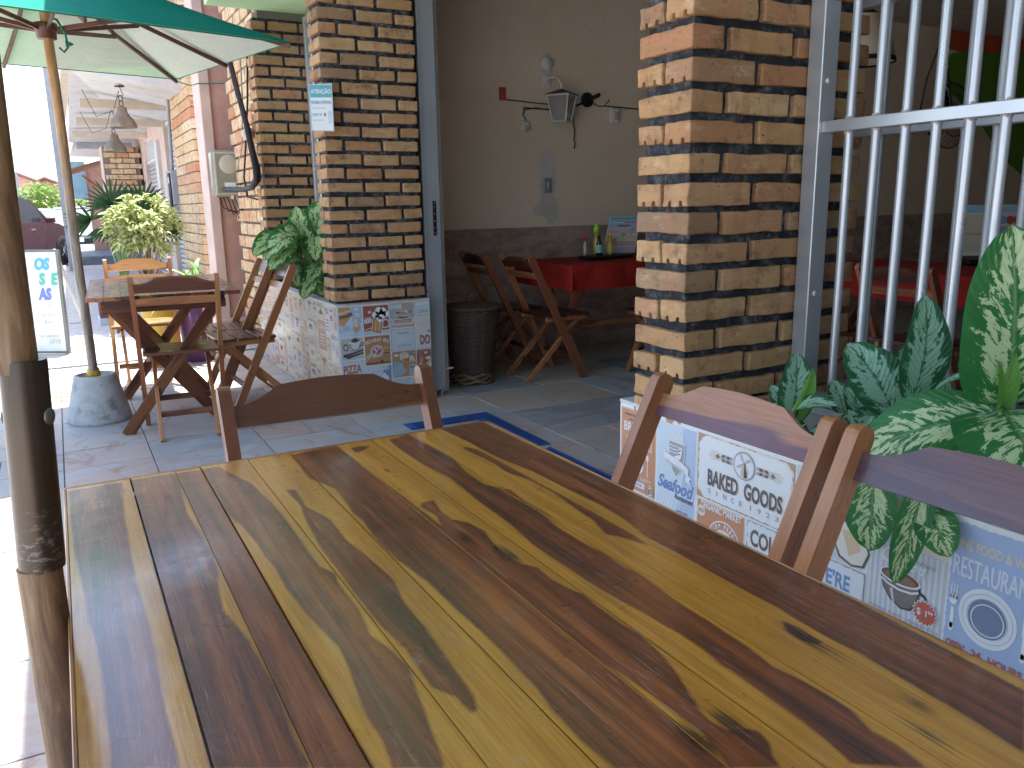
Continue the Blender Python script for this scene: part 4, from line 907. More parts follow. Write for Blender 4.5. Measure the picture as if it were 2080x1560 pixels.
plant_group('leafy_plant', 'mottled plant in the planter with a tall upright leaf before the window bars', (1.47,1.04,.565), [
 (*N['A4'], nn()), (*N['A5'], nn()), (*N['A7'], nn()), (*N['A8'], nn()), (*N['A9'], (-.3,-.5,.8)), (*N['A10'], (-.3,-.5,.8)), (*N['A11'], nn()), ((1.45,1.12,.62),(1.37,1.16,.66),.06,(-.4,-.5,.8)), ((1.44,1.0,.62),(1.35,.96,.67),.06,(-.4,-.5,.8)), ((1.47,.90,.62),(1.40,.84,.70),.06,(-.4,-.5,.8)),((1.5,.98,.66),(1.58,1.0,.78),.06,nn()),((1.43,1.06,.63),(1.36,1.06,.73),.055,nn()),((1.5,1.1,.63),(1.49,1.17,.74),.06,nn()),((1.46,.95,.66),(1.42,.90,.78),.06,nn()),((1.42,1.1,.60),(1.33,1.12,.61),.06,(-.5,-.4,.8)),((1.52,.88,.68),(1.52,.86,.80),.06,nn())], 'aglaonema_leaf')
plant_group('broad_leaf_plant', 'big plant with cream streaked broad leaves hanging over the tiles at the right edge', (1.40,.78,.565), [
 ((1.36,.755,.802),(1.30,.742,1.105),.155,(-.60,-.78,.2),{'bend':.08,'fold':.18,'shape':.40,'nu':22}),
 ((1.36,.758,.782),(1.265,.955,.672),.112,(-.45,-.55,.75),{'bend':.16,'nu':20}), ((1.34,.746,.802),(1.21,.595,.70),.165,(-.6,-.45,.7),{'bend':.14,'nu':20,'fold':.12}),
 ((1.292,.937,.64),(1.272,.920,.497),.082,(-.85,-.35,.2),{'bend':.05}), ((1.295,.835,.66),(1.268,.862,.455),.050,(-.8,-.5,.2),{'fold':.35,'shape':.34}),
 ((1.297,.828,.607),(1.275,.767,.545),.062,(-.8,-.5,.3)), ((1.36,.80,.70),(1.30,.88,.61),.085,(-.6,-.4,.6)), ((1.40,.70,.75),(1.42,.55,.92),.13,(-.6,-.7,.3)),
 ((1.35,.752,.79),(1.335,.765,.95),.030,(-.6,-.7,.2),{'mat':'young_leaf','fold':1.0})], 'dieffenbachia_leaf', stem_r=.009)
def LP(x, y, z): return (x, y, z)
lp = []
basep = (1.42,4.98,.57)
NR = {0:(-.35,-.9,.2),1:(-.15,-.75,.65),2:(-.4,-.8,.4)}
for b, t, w_, mt, bd in [((1.341, 5.0, 0.875),(1.451, 4.97, 1.193),0.186,0,0.06),((1.326, 5.03, 0.919),(1.273, 4.97, 1.158),0.1302,0,0.1),((1.356, 5.0, 0.904),(1.458, 4.97, 1.117),0.1426,0,0.05),((1.297, 4.97, 0.954),(1.043, 4.92, 0.854),0.1364,1,0.34),((1.275, 5.03, 0.904),(1.076, 4.92, 0.787),0.1302,1,0.28),((1.183, 5.03, 0.983),(0.991, 4.92, 0.872),0.1116,1,0.2),((1.283, 5.0, 0.846),(1.111, 4.92, 0.796),0.1178,1,0.2),((1.225, 5.0, 0.816),(1.222, 4.84, 0.691),0.0868,2,0.1),((1.418, 5.0, 0.755),(1.239, 4.84, 0.612),0.124,2,0.2),((1.382, 5.0, 1.006),(1.339, 4.84, 0.837),0.1116,2,0.05),((1.436, 5.03, 0.787),(1.279, 4.84, 0.7),0.124,2,0.2),((1.263, 4.97, 1.006),(1.132, 4.92, 0.919),0.124,1,0.3),((1.378, 5.03, 0.86),(1.297, 4.97, 1.05),0.124,0,0.1),((1.413, 5.0, 0.919),(1.47, 4.97, 1.065),0.1116,0,0.1),((1.415, 5.0, 0.714),(1.362, 4.84, 0.627),0.1116,2,0.1),((1.292, 4.97, 0.977),(1.152, 4.92, 0.992),0.1178,1,0.25),]:
    lp.append((b, t, w_*1.22, NR[mt], {'bend':bd,'nu':16}))
plant_group('broad_leaf_plant', 'glossy cream streaked plant in the left planter, beside the far brick pillar', basep, lp, 'bright_leaf', stem_r=.012)
# ================================================================ FURNITURE
def chair(label, loc, rz, mats=('chair_wood','chair_wood'), second=False, W=.42, H=.825, name='folding_chair', group=None, simple=False, lean=.40, seat_z=.43):
    root = empty(name, loc, rz, label, 'chair', group); pm, rm = mats; hx = W/2-.012
    yb = lambda z: .20-lean*z/H
    def post(sx):
        mb = MB(); a, b = Vector((sx*hx, yb(0), 0)), Vector((sx*hx, yb(H), H)); L = (b-a).length; d = (b-a).normalized(); n = Vector((0, d.z, -d.y))
        # side outline with rounded head
        P = [(0,-.021),(L-.02,-.021)]+[(L-.02+.02*math.sin(R(t)), -.021*math.cos(R(t))) for t in (25,50,75,105,130,155)]+[(L-.02,.021),(0,.021)]
        mb.prism(P, a-Vector((.0115,0,0)), d, n, .023, pm, (1,0,0)); mb.build('back_post', root)
    post(-1); post(1)
    th = Vector((0, -lean, H)).normalized(); inner = W-.048
    def rail(z0, hend, hmid, nm, mt):
        mb = MB(); o = Vector((-inner/2-.003, yb(z0)-.004, z0)); L = inner+.006; P = [(0,0),(L,0)]
        top = []
        for k in range(0, 41):
            t = k/40; e = min(t, 1-t)
            if e < .045: y = hend
            elif e < .245: q = (e-.045)/.20; y = hend+(hmid*.93-hend)*(q**1.7)
            else: y = hmid*.93+(hmid*.07)*math.sin((e-.245)/.255*math.pi/2)
            top.append((L*t, y))
        P += list(reversed(top)); mb.prism(P, o, (1,0,0), th, .016, mt, (0,-th.z,th.y*1)); return mb.build(nm, root)
    rail(H-.074, .043, .080, 'top_rail', rm)
    if second: rail(H-.140, .034, .038, 'lower_rail', pm)
    # seat
    y0, y1 = -.075, .255; n = 6; sw = (y1-y0)/n; mb = MB()
    for k in range(n): mb.box((0, y0+sw*(k+.5), seat_z), (W-.055 if k < 5 else W-.03, sw-.008, .016), rm, None, .002)
    for sx in (-1,1): mb.box((sx*(W/2-.052), (y0+y1)/2, seat_z-.022), (.02, y1-y0-.02, .028), pm, None, .002)
    mb.build('seat', root)
    ix = W/2-.052-.022
    for sx in (-1,1):
        mb = MB(); mb.beam((sx*ix, .215, seat_z-.012), (sx*ix, -.205, 0), .020, .034, pm, (1,0,0), .002); mb.build('leg', root)
    mb = MB(); mb.box((0, -.205+.42*.13/(seat_z), .115), (ix*2-.02, .014, .03), rm, None, .002); mb.build('stretcher', root)
    mb = MB(); mb.box((0, yb(.16), .16), (W-.06, .014, .03), rm, None, .002); mb.build('stretcher', root)
    mb = MB()
    for sx in (-1,1): 
        mb.lathe([(.0005,0),(.006,0),(.005,-.004),(.0005,-.005)], (sx*(W/2+.0002)*1.0, yb(.225), .225), 'steel_dark', 8, 'x')
    mb.build('hinge_bolt', root)
    return root
G1 = 'wooden folding chairs'
chair('dark brown folding chair tucked under the far end of the near table', (.428,1.345,0), R(178.5), ('chair_wood','rail_brown'), group=G1)
chair('reddish folding chair by the baked goods tiles', (.80,.995,0), R(91), ('post_wood','stained_rail'), group=G1)
chair('folding chair in front of the coffee and restaurant tiles at the right edge', (.805,.545,0), R(92), ('post_wood','violet_rail'), group=G1)
c = chair('folding chair with its back to us at the second table', (.495,4.50,0), R(-5), ('post_wood','rail_brown'), True, H=.835, group=G1)
copy_tree(c, (.93,5.24,0), R(88), 'farther of two folding chairs side by side along the left planter'); copy_tree(c, (.955,4.86,0), R(92), 'nearer of two folding chairs side by side along the left planter')
chair('sunlit orange folding chair at the far end of the second table', (.44,5.86,0), R(176), ('chair_wood_pale','chair_wood_pale'), True, H=.835, group=G1)
def table_legs(root, W, L, H, mat, inset=.16):
    for sy in (-1,1):
        y = sy*(L/2-inset)
        for k, sx in enumerate((-1,1)):
            mb = MB(); yy = y+sy*(.013 if k else -.013); mb.beam((sx*(W/2-.08),yy,H-.03), (-sx*(W/2-.10),yy,0), .024, .058, mat, (0,1,0), .002); mb.build('leg', root)
        mb = MB(); mb.box((0,y,H-.052), (W-.1,.05,.05), mat, None, .003); mb.build('crossbar', root)
    mb = MB(); mb.box((0,0,.30), (.03,L-2*inset-.06,.04), mat, None, .002); mb.build('stretcher', root)
# ---- near table with its traced boards
HEART=[[(-0.033,1.332),(-0.03,1.258),(-0.029,1.097),(-0.023,0.987),(-0.019,0.871),(-0.015,0.839),(-0.012,0.759),(-0.013,0.698),(-0.011,0.653),(-0.012,0.614),(0.031,0.589),(0.031,0.629),(0.031,0.671),(0.033,0.73),(0.034,0.774),(0.033,0.86),(0.031,0.935),(0.032,1.015),(0.033,1.09),(0.036,1.217),(0.041,1.334)],
[(0.054,1.335),(0.053,0.936),(0.054,0.575),(0.119,0.537),(0.115,0.58),(0.119,0.67),(0.116,0.75),(0.104,0.825),(0.112,0.901),(0.116,0.923),(0.119,0.979),(0.115,1.071),(0.11,1.142),(0.119,1.281),(0.12,1.335)],
[(0.12,1.335),(0.12,0.537),(0.16,0.514),(0.157,1.332)],
[(0.157,1.332),(0.16,1.098),(0.169,1.045),(0.173,0.981),(0.173,0.946),(0.176,0.907),(0.175,0.839),(0.178,0.781),(0.183,0.732),(0.188,0.693),(0.184,0.65),(0.178,0.606),(0.175,0.576),(0.176,0.542),(0.172,0.507),(0.205,0.487),(0.232,0.627),(0.227,0.67),(0.221,0.698),(0.227,0.752),(0.228,0.83),(0.232,0.848),(0.222,0.879),(0.22,0.946),(0.223,1.032),(0.221,1.119),(0.214,1.213),(0.184,1.334)],
[(0.253,1.163),(0.254,1.084),(0.244,1.012),(0.239,0.94),(0.236,0.798),(0.237,0.703),(0.241,0.652),(0.238,0.588),(0.25,0.564),(0.251,0.537),(0.258,0.538),(0.263,0.556),(0.267,0.601),(0.27,0.644),(0.273,0.693),(0.274,0.745),(0.283,0.797),(0.283,0.812),(0.279,0.876),(0.272,0.938),(0.274,1.014),(0.26,1.08),(0.265,1.156)],
[(0.302,1.333),(0.297,1.197),(0.318,1.131),(0.314,1.054),(0.309,1.02),(0.312,0.991),(0.306,0.929),(0.307,0.854),(0.315,0.778),(0.316,0.707),(0.318,0.659),(0.319,0.612),(0.318,0.576),(0.317,0.542),(0.313,0.511),(0.312,0.462),(0.315,0.423),(0.387,0.381),(0.389,0.563),(0.395,0.754),(0.394,0.907),(0.385,1.35)],
[(0.401,1.316),(0.416,1.319),(0.436,1.312),(0.423,1.297),(0.401,1.283)],
[(0.411,1.178),(0.416,1.172),(0.414,1.156),(0.41,1.164)],
[(0.404,1.006),(0.423,1.006),(0.415,0.963),(0.414,0.928),(0.428,0.907),(0.434,0.87),(0.426,0.833),(0.422,0.79),(0.426,0.761),(0.438,0.743),(0.435,0.711),(0.441,0.675),(0.447,0.663),(0.445,0.63),(0.445,0.59),(0.448,0.567),(0.443,0.535),(0.439,0.511),(0.433,0.491),(0.425,0.469),(0.416,0.444),(0.414,0.428),(0.417,0.414),(0.431,0.408),(0.437,0.4),(0.433,0.386),(0.424,0.376),(0.419,0.363),(0.387,0.381),(0.392,0.397),(0.391,0.408),(0.396,0.414),(0.398,0.426),(0.396,0.444),(0.395,0.484),(0.391,0.527),(0.389,0.563),(0.395,0.754),(0.392,0.902),(0.403,0.949),(0.398,0.991)],
[(0.477,1.328),(0.473,1.26),(0.475,1.163),(0.484,1.081),(0.477,0.976),(0.476,0.904),(0.474,0.865),(0.467,0.802),(0.468,0.746),(0.469,0.695),(0.47,0.658),(0.481,0.546),(0.481,0.511),(0.478,0.487),(0.479,0.457),(0.477,0.424),(0.477,0.391),(0.474,0.364),(0.468,0.339),(0.512,0.308),(0.516,0.337),(0.514,0.357),(0.522,0.382),(0.523,0.405),(0.52,0.438),(0.516,0.462),(0.521,0.495),(0.521,0.526),(0.523,0.558),(0.522,0.595),(0.529,0.674),(0.525,0.696),(0.526,0.738),(0.522,0.78),(0.521,0.83),(0.526,0.88),(0.529,0.929),(0.537,0.987),(0.514,1.027),(0.516,1.088),(0.53,1.18),(0.523,1.262),(0.519,1.345)],
[(0.573,1.219),(0.584,1.195),(0.588,1.112),(0.588,1.007),(0.59,0.93),(0.591,0.876),(0.59,0.82),(0.59,0.763),(0.586,0.724),(0.569,0.769),(0.562,0.78),(0.574,0.831),(0.578,0.877),(0.584,0.942),(0.582,1.011),(0.571,1.064),(0.575,1.11),(0.567,1.206)],
[(0.585,0.514),(0.589,0.496),(0.587,0.467),(0.579,0.466),(0.572,0.478),(0.574,0.498)],
[(0.582,1.359),(0.589,1.307),(0.594,1.229),(0.596,1.128),(0.608,1.041),(0.611,0.95),(0.614,0.869),(0.611,0.808),(0.601,0.75),(0.603,0.69),(0.601,0.644),(0.6,0.596),(0.602,0.535),(0.599,0.501),(0.598,0.469),(0.601,0.434),(0.598,0.398),(0.597,0.351),(0.595,0.321),(0.59,0.283),(0.67,0.327),(0.684,0.519),(0.683,0.784),(0.673,1.364)],
]

GAPS = [-.034,.054,.120,.158,.233,.304,.387,.4485,.528,.587,.683]
tbl = empty('dining_table', (.3245,.73,0), 0, 'large near table of two-tone striped brown and yellow boards', 'table'); inv = Matrix.Translation((-.3245,-.73,0))
def build_top():
    y0, y1, z, th = .12, 1.345, .74, .022; V = []; F = []; H = []; PL = []; KN = []
    polys = [np.array(p) for p in HEART]
    knots = [(.388,.418,.008,.016),(.425,.42,.007,.012),(.424,.795,.008,.020),(.405,.86,.006,.016),(.345,1.0,.003,.01),(.578,.478,.004,.02),(.652,.72,.006,.02),(.20,1.09,.0015,.004),(.287,1.24,.002,.004),(.575,.36,.003,.008),(.547,.33,.003,.009),(.505,.285,.003,.008),(.62,.63,.0012,.004),(.04,1.29,.002,.004),(.095,1.22,.0015,.004),(.512,.985,.003,.03),(.528,.90,.004,.03),(.50,.9,.002,.006),(.355,1.06,.002,.007)]
    def sdf(P):
        D = np.full(len(P), 1.0)
        for q in polys:
            a = q; b = np.roll(q, -1, 0); d2 = np.full(len(P), 9.0); ins = np.zeros(len(P), bool)
            for (ax, ay), (bx, by) in zip(a, b):
                ex, ey = bx-ax, by-ay; wx, wy = P[:,0]-ax, P[:,1]-ay; t = np.clip((wx*ex+wy*ey)/(ex*ex+ey*ey+1e-12), 0, 1)
                d2 = np.minimum(d2, (wx-ex*t)**2+(wy-ey*t)**2)
                c = (ay > P[:,1]) != (by > P[:,1])
                with np.errstate(divide='ignore', invalid='ignore'): xi = (bx-ax)*(P[:,1]-ay)/(by-ay+1e-15)+ax
                ins ^= c & (P[:,0] < xi)
            d = np.sqrt(d2)*np.where(ins, -1, 1); D = np.minimum(D, d)
        return D
    ny = 300; idx = 0; GW = [.0002,.0012,.0005,.0011,.0006,.0009,.0003,.0012,.0006,.0003,.0002]
    for k in range(10):
        x0, x1 = GAPS[k]+GW[k], GAPS[k+1]-GW[k+1]; nx = max(8, int((x1-x0)/.0035)); b = len(V); zz = z+[0,.0004,-.0003,.0003,0,-.0004,.0003,0,.0003,-.0002][k]
        xs = [x0, x0+.0007]+[x0+.0007+(x1-x0-.0014)*i/nx for i in range(1, nx)]+[x1-.0007, x1]; n = len(xs)
        for j in range(ny+1):
            for i, x in enumerate(xs):
                V.append((x, y0+(y1-y0)*j/ny, zz))
        for j in range(ny):
            for i in range(n-1): a = b+j*n+i; F.append((a, a+1, a+n+1, a+n))
        # sides
        c = len(V); V += [(x0,y0,z-th),(x1,y0,z-th),(x1,y1,z-th),(x0,y1,z-th)]
        F += [(c,c+1,b+n-1,b), (c+1,c+2,b+ny*n+n-1,b+n-1), (c+2,c+3,b+ny*n,b+ny*n+n-1), (c+3,c,b,b+ny*n), (c+3,c+2,c+1,c)]
        PL += [k+.5]*(len(V)-b); NB_ = len(V)
    A_ = np.array(V); H = sdf(A_[:,:2]); K = np.full(len(V), 1.0)
    for kx, ky, rx, ry in knots: K = np.minimum(K, (np.sqrt(((A_[:,0]-kx)/rx)**2+((A_[:,1]-ky)/ry)**2)-1)*min(rx, ry))
    me = bpy.data.meshes.new('table_top'); me.from_pydata(V, [], F); me.materials.append(MATS['table_wood'])
    for nm, arr in (('heart', H), ('knot', K), ('plank', np.array(PL))):
        at_ = me.attributes.new(nm, 'FLOAT', 'POINT'); at_.data.foreach_set('value', np.asarray(arr, dtype=np.float32))
    o = bpy.data.objects.new('table_top', me); COL.objects.link(o); o.parent = tbl; o.matrix_parent_inverse = inv
build_top()
mb = MB()   # thin end strip and edge rims
mb.box((.3245,1.3495,.7285), (.722,.007,.0235), 'chair_wood_pale', None, .001); mb.box((.3245,.116,.7285), (.722,.007,.0235), 'chair_wood_pale', None, .001)
mb.box((-.0361,.733,.7285), (.0042,1.22,.0235), 'chair_wood_pale', None, .001); mb.box((.6851,.733,.7285), (.0042,1.22,.0235), 'chair_wood_pale', None, .001)
fitting(mb, tbl, inv, 'edge_strip')
mb = MB(); mb.box((.3245,.733,.7135), (.70,1.20,.004), 'black_rubber'); fitting(mb, tbl, inv, 'under_board')
mb = MB()
for x in (.06,.59): mb.box((x,.73,.697), (.03,1.0,.04), 'chair_wood', None, .002)
fitting(mb, tbl, inv, 'apron')
table_legs(tbl, .70, 1.2, .715, 'chair_wood')
# second table
t2b = empty('dining_table', (.47,4.99,0), R(-3), 'smaller looking table out on the pavement under the second green parasol', 'table')
mb = MB()
for k in range(9): mb.box((-.36+.08*k+.04,0,.729), (.0785,1.22,.020), RNG.choice(['chair_wood_red','dark_wood','chair_wood']), None, .0015)
mb.build('table_top', t2b)
for sy in (-1,1): mb = MB(); mb.prism([(-.30,0),(.30,0),(.28,-.045),(.25,-.055),(-.25,-.055),(-.28,-.045)], (0,sy*.50,.718), (1,0,0), (0,0,1), .03, 'dark_wood', (0,1,0)); mb.build('apron', t2b); table_legs(t2b, .70, 1.2, .718, 'chair_wood_red')
# ================================================================ PARASOLS
def bamboo(mb, x, y, z0, z1, r, mat='bamboo', nodes=(), dx=0, dy=0):
    pts = []; rr = []; n = 40
    for i in range(n+1):
        z = z0+(z1-z0)*i/n; k = min([abs(z-q) for q in nodes] or [9]); rr.append(r*(1+.07*max(0, 1-k/.03))); t = (z-z0)/(z1-z0); pts.append((x+dx*t+.003*math.sin(z*5), y+dy*t, z))
    mb.tube(pts, rr, mat, 18)
def parasol(label, px, py, u, v, hu, hv, ze, za, cx, cy, strut_z, pole_r, zpole0, sag=.0):
    root = empty('parasol', (px,py,0), 0, label, 'parasol'); inv = Matrix.Translation((-px,-py,0))
    u, v = Vector(u), Vector(v); c = Vector((cx,cy,0)); apex = Vector((cx*.4+px*.6,cy*.4+py*.6,za))
    def hem(a, b): p = c+u*hu*a+v*hv*b; p.z = ze - .0; return p
    corner = [hem(-1,-1),hem(1,-1),hem(1,1),hem(-1,1)]
    for lay, mat in ((0,'canopy_inner'),(.006,'canopy_outer')):
        mb = MB(); N = 14
        for s_ in range(4):
            A_, B_ = corner[s_], corner[(s_+1)%4]; V = []; F = []; UV = []
            for i in range(N+1):
                for j in range(N+1):
                    e = A_.lerp(B_, j/N); e = e+Vector((0,0,sag*math.sin(math.pi*((j/N*2)%1)))); t = i/N; p = apex.lerp(e, t); p.z -= .05*math.sin(math.pi*t)*.6; p.z += lay*(1 if t < 1 else 1)
                    V.append(p); UV.append((t, j/N))
            for i in range(N):
                for j in range(N): a = i*(N+1)+j; F.append((a,a+1,a+N+2,a+N+1))
            mb.add(V, F, mat, UV, True)
        fitting(mb, root, inv, 'canopy' if lay else 'canopy_lining')
    mb = MB()
    for s_ in range(4):      # hem band
        pts = [corner[s_].lerp(corner[(s_+1)%4], k/16)+Vector((0,0,sag*math.sin(math.pi*((k/8)%1))+.001)) for k in range(17)]; mb.tube(pts, .004, 'hem_green', 6)
    fitting(mb, root, inv, 'hem')
    mb = MB()
    for q in corner: mb.tube([apex.lerp(q, k/8)+Vector((0,0,-.03*math.sin(math.pi*k/8)+.007)) for k in range(9)], .0035, 'hem_green', 6)
    fitting(mb, root, inv, 'seam')
    hub = Vector((px,py,strut_z)); top = apex+Vector((0,0,-.06))
    ends = corner+[corner[k].lerp(corner[(k+1)%4], .5)+Vector((0,0,.0)) for k in range(4)]
    for e in ends:
        mb = MB(); e2 = e+Vector((0,0,-.012)); a = top.copy(); md = a.lerp(e2, .5)+Vector((0,0,-.038)); d = (e2-a); side = Vector((0,0,1)).cross(d)
        mb.beam(a, md, .016, .024, 'rib_wood', side, .002); mb.beam(md, e2+d.normalized()*.01, .016, .022, 'rib_wood', side, .002); fitting(mb, root, inv, 'rib')
        mb = MB(); q = (hub-md); dd = Vector((e.x-px, e.y-py, 0)).normalized(); mb.beam(hub+dd*.035+Vector((0,0,.0)), md+Vector((0,0,-.012)), .014, .022, 'rib_wood', side, .002); fitting(mb, root, inv, 'strut')
    mb = MB(); mb.lathe([(.001,-.045),(.046,-.045),(.048,-.01),(.055,-.005),(.055,.03),(.001,.03)], tuple(hub), 'rib_wood', 20); fitting(mb, root, inv, 'hub'); mb = MB(); mb.lathe([(.001,-.02),(.05,-.02),(.05,.03),(.001,.06)], tuple(top), 'rib_wood', 20); fitting(mb, root, inv, 'crown_cap')
    return root, inv, hub, corner, apex
plain('hem_green', (.01,.16,.10), .8); plain('steel_grey', (.16,.16,.15), .4, .6)
uu = (.970,.243,0); vv_ = (-.243,.970,0)
prt, pinv, hub, crn, apx = parasol('green parasol over the second table on a pale bamboo pole', .075, 4.99, uu, vv_, 1.0, .775, 2.0, 2.46, .035, 5.07, 2.055, .025, .2)
mb = MB(); bamboo(mb, .082,4.975,.24,2.40,.024,'bamboo',(.55,1.05,1.30,1.8)); fitting(mb, prt, pinv, 'pole')
mb = MB(); mb.tube([(.10,4.97,2.11),(.13,4.95,2.10),(.16,4.94,2.03),(.165,4.94,1.97),(.145,4.94,1.945),(.125,4.94,1.965)], .006, 'hem_green', 6); mb.lathe([(.001,0),(.016,.0),(.004,.035),(.001,.035)], (.155,4.94,1.985), 'hem_green', 8, 'x'); fitting(mb, prt, pinv, 'pull_cord')
mb = MB(); mb.lathe([(.001,.0),(.160,.0),(.163,.02),(.158,.05),(.112,.245),(.106,.262),(.085,.264),(.080,.245),(.001,.243)], (.09,4.99,0), 'concrete', 40, wob=.02); fitting(mb, prt, pinv, 'concrete_base')
mb = MB(); mb.lathe([(.001,.0),(.030,.0),(.034,.03),(.026,.06),(.001,.06)], (.085,4.98,.24), 'yellow_plastic', 16, wob=.3); fitting(mb, prt, pinv, 'pole_wedge')
mb = MB(); mb.tube([crn[2]+Vector((0,0,-.01)), (1.0,6.7,2.05),(1.175,7.46,2.17),(1.30,7.455,2.175),(1.50,7.41,2.185)], .0045, 'hem_green', 5); fitting(mb, prt, pinv, 'tie_cord')
prt, pinv, hub, crn, apx = parasol('near parasol whose thick clamped pole stands at the left end of the near table', -.055, .90, (1,0,0), (0,1,0), 1.0, .85, 2.08, 2.56, -.055, .90, 2.10, .025, .2)
mb = MB(); bamboo(mb, -.0665,.90,.02,.800,.0205,'weathered_bamboo',(.5,.25),dx=.0125); fitting(mb, prt, pinv, 'lower_pole')
mb = MB(); bamboo(mb, -.0465,.90,1.000,2.5,.0190,'weathered_bamboo',(1.35,1.8),dx=.01); fitting(mb, prt, pinv, 'upper_pole')
mb = MB(); mb.tube([(-.0435,.90,1.012),(-.0436,.90,1.010),(-.0487,.90,.90),(-.0535,.90,.803),(-.0536,.90,.798)], [.0205,.0210,.0212,.0214,.0209], 'sleeve_metal', 40); fitting(mb, prt, pinv, 'pole_sleeve')
for sx in (-1,1):
    mb = MB(); d = Vector((.87*sx,-.49*sx,0)); o = Vector((-.0462,.90,.955))+d*.0205; mb.tube([o, o+d*.0015, o+d*.003, o+d*.005], [.0085,.0085,.006,.002], 'steel_grey', 14); fitting(mb, prt, pinv, 'bolt')
mb = MB(); mb.lathe([(.001,.0),(.160,.0),(.163,.02),(.112,.245),(.085,.264),(.001,.243)], (-.064,.90,0), 'concrete', 30, wob=.02); fitting(mb, prt, pinv, 'concrete_base')
# ================================================================ DINING ROOM
G2 = 'chairs in the dining room'
def cloth(label, x0, x1, y0, y1, z, drop, group=None):
    cx, cy = (x0+x1)/2, (y0+y1)/2; root = MB(); N = 24; W, L = (x1-x0)/2, (y1-y0)/2; V = []; F = []; E = drop
    ex = [-(W+E)+(2*(W+E))*i/N for i in range(N+1)]; ey = [-(L+E)+(2*(L+E))*i/N for i in range(N+1)]
    ex = sorted(set([round(a,4) for a in ex]+[-W,W])); ey = sorted(set([round(a,4) for a in ey]+[-L,L]))
    for x in ex:
        for y in ey:
            ox, oy = max(0, abs(x)-W), max(0, abs(y)-L); d = math.hypot(ox, oy) if ox and oy else ox+oy
            px = math.copysign(min(abs(x), W), x) if ox else x; py = math.copysign(min(abs(y), L), y) if oy else y
            if ox and oy: px += math.copysign(ox*.42, x)*(.3+.7*oy/(ox+oy)); py += math.copysign(oy*.42, y)*(.3+.7*ox/(ox+oy)); 
            elif ox: px += math.copysign(ox*.08+.012*math.sin(y*14), x)
            elif oy: py += math.copysign(oy*.08+.012*math.sin(x*14), y)
            V.append((cx+px, cy+py, z-(d*.96 if d else 0)))
    n = len(ey)
    for i in range(len(ex)-1):
        for j in range(n-1): a = i*n+j; F.append((a,a+1,a+n+1,a+n))
    mb = MB(); mb.add(V, F, 'red_cloth', None, False); o = mb.build('tablecloth'); tag(o, label, 'tablecloth', group); return o
def inner_table(label, cx, cy, W, L, rz=0):
    r = empty('dining_table', (cx,cy,0), rz, label, 'table'); mb = MB(); mb.box((0,0,.73), (W,L,.02), 'dark_wood', None, .002); mb.build('table_top', r); table_legs(r, W, L, .72, 'chair_wood_red'); return r
X0, X1, Y0, Y1 = 2.90, 4.12, 4.42, 5.14
inner_table('dining room table under the red cloth seen through the doorway', (X0+X1)/2, (Y0+Y1)/2, Y1-Y0, X1-X0, R(90))
cloth('red cloth over the table seen through the doorway', X0-.01, X1+.01, Y0-.01, Y1+.01, .753, .17)
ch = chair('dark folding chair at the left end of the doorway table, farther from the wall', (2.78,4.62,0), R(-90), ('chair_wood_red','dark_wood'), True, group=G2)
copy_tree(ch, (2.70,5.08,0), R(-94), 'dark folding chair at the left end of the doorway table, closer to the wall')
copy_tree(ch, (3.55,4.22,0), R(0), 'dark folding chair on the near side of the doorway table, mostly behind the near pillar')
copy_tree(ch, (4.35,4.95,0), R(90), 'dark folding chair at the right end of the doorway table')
# things on the doorway table
mb = MB(); mb.box((3.43,4.80,.770), (.42,.17,.02), 'black_rubber', R and Matrix.Rotation(R(12),3,'Z'), .006); mb.box((3.25,4.74,.775), (.10,.13,.018), 'black_rubber', Matrix.Rotation(R(12),3,'Z'), .006)
tag(mb.build('serving_tray'), 'flat black tray on the red cloth holding the sauces', 'tray')
def bottle(name, label, c, prof, mat, capmat, capprof, labelcol=None):
    r = empty(name, c, 0, label, 'bottle'); mb = MB(); mb.lathe(prof, (0,0,0), mat, 18); mb.build('bottle_body', r); mb = MB(); mb.lathe(capprof, (0,0,0), capmat, 14); mb.build('cap', r)
    if labelcol: mb = MB(); rr = max(p[0] for p in prof)+.0008; mb.lathe([(rr,.02),(rr,.075)], (0,0,0), labelcol, 18); mb.build('paper_label', r)
    return r
plain('green_cap', (.28,.62,.03), .4); plain('red_cap', (.5,.03,.03), .4); plain('yellow_cap', (.7,.42,.03), .4); plain('clear_liquid', (.35,.30,.22), .1, coat=.6); plain('dark_sauce', (.03,.012,.01), .12, coat=.6); plain('amber_oil', (.50,.30,.04), .1, coat=.6); plain('mint_label', (.25,.50,.40), .6); plain('gold_label', (.6,.4,.1), .6)
bot = [(.001,0),(.022,.0),(.024,.01),(.024,.075),(.012,.10),(.010,.13),(.001,.131)]
bottle('sauce_bottle', 'small sauce bottle with a red cap, leftmost on the black tray', (3.27,4.83,.782), [(r*.8,h*.85) for r,h in bot], 'clear_liquid', 'red_cap', [(.001,.105),(.012,.105),(.011,.135),(.001,.137)])
bottle('sauce_bottle', 'dark sauce bottle with a mint label standing foremost on the tray', (3.34,4.76,.782), bot, 'dark_sauce', 'black_rubber', [(.001,.125),(.012,.125),(.011,.14),(.001,.141)], 'mint_label')
bottle('squeeze_bottle', 'tallest bottle on the tray with a bright green cap', (3.385,4.86,.782), [(r*1.1,h*1.25) for r,h in bot], 'amber_oil', 'green_cap', [(.001,.15),(.020,.15),(.020,.19),(.013,.205),(.010,.225),(.001,.226)])
bottle('oil_bottle', 'yellow capped oil bottle with a gold label on the tray', (3.455,4.79,.782), bot, 'amber_oil', 'yellow_cap', [(.001,.125),(.012,.125),(.010,.155),(.001,.156)], 'gold_label')
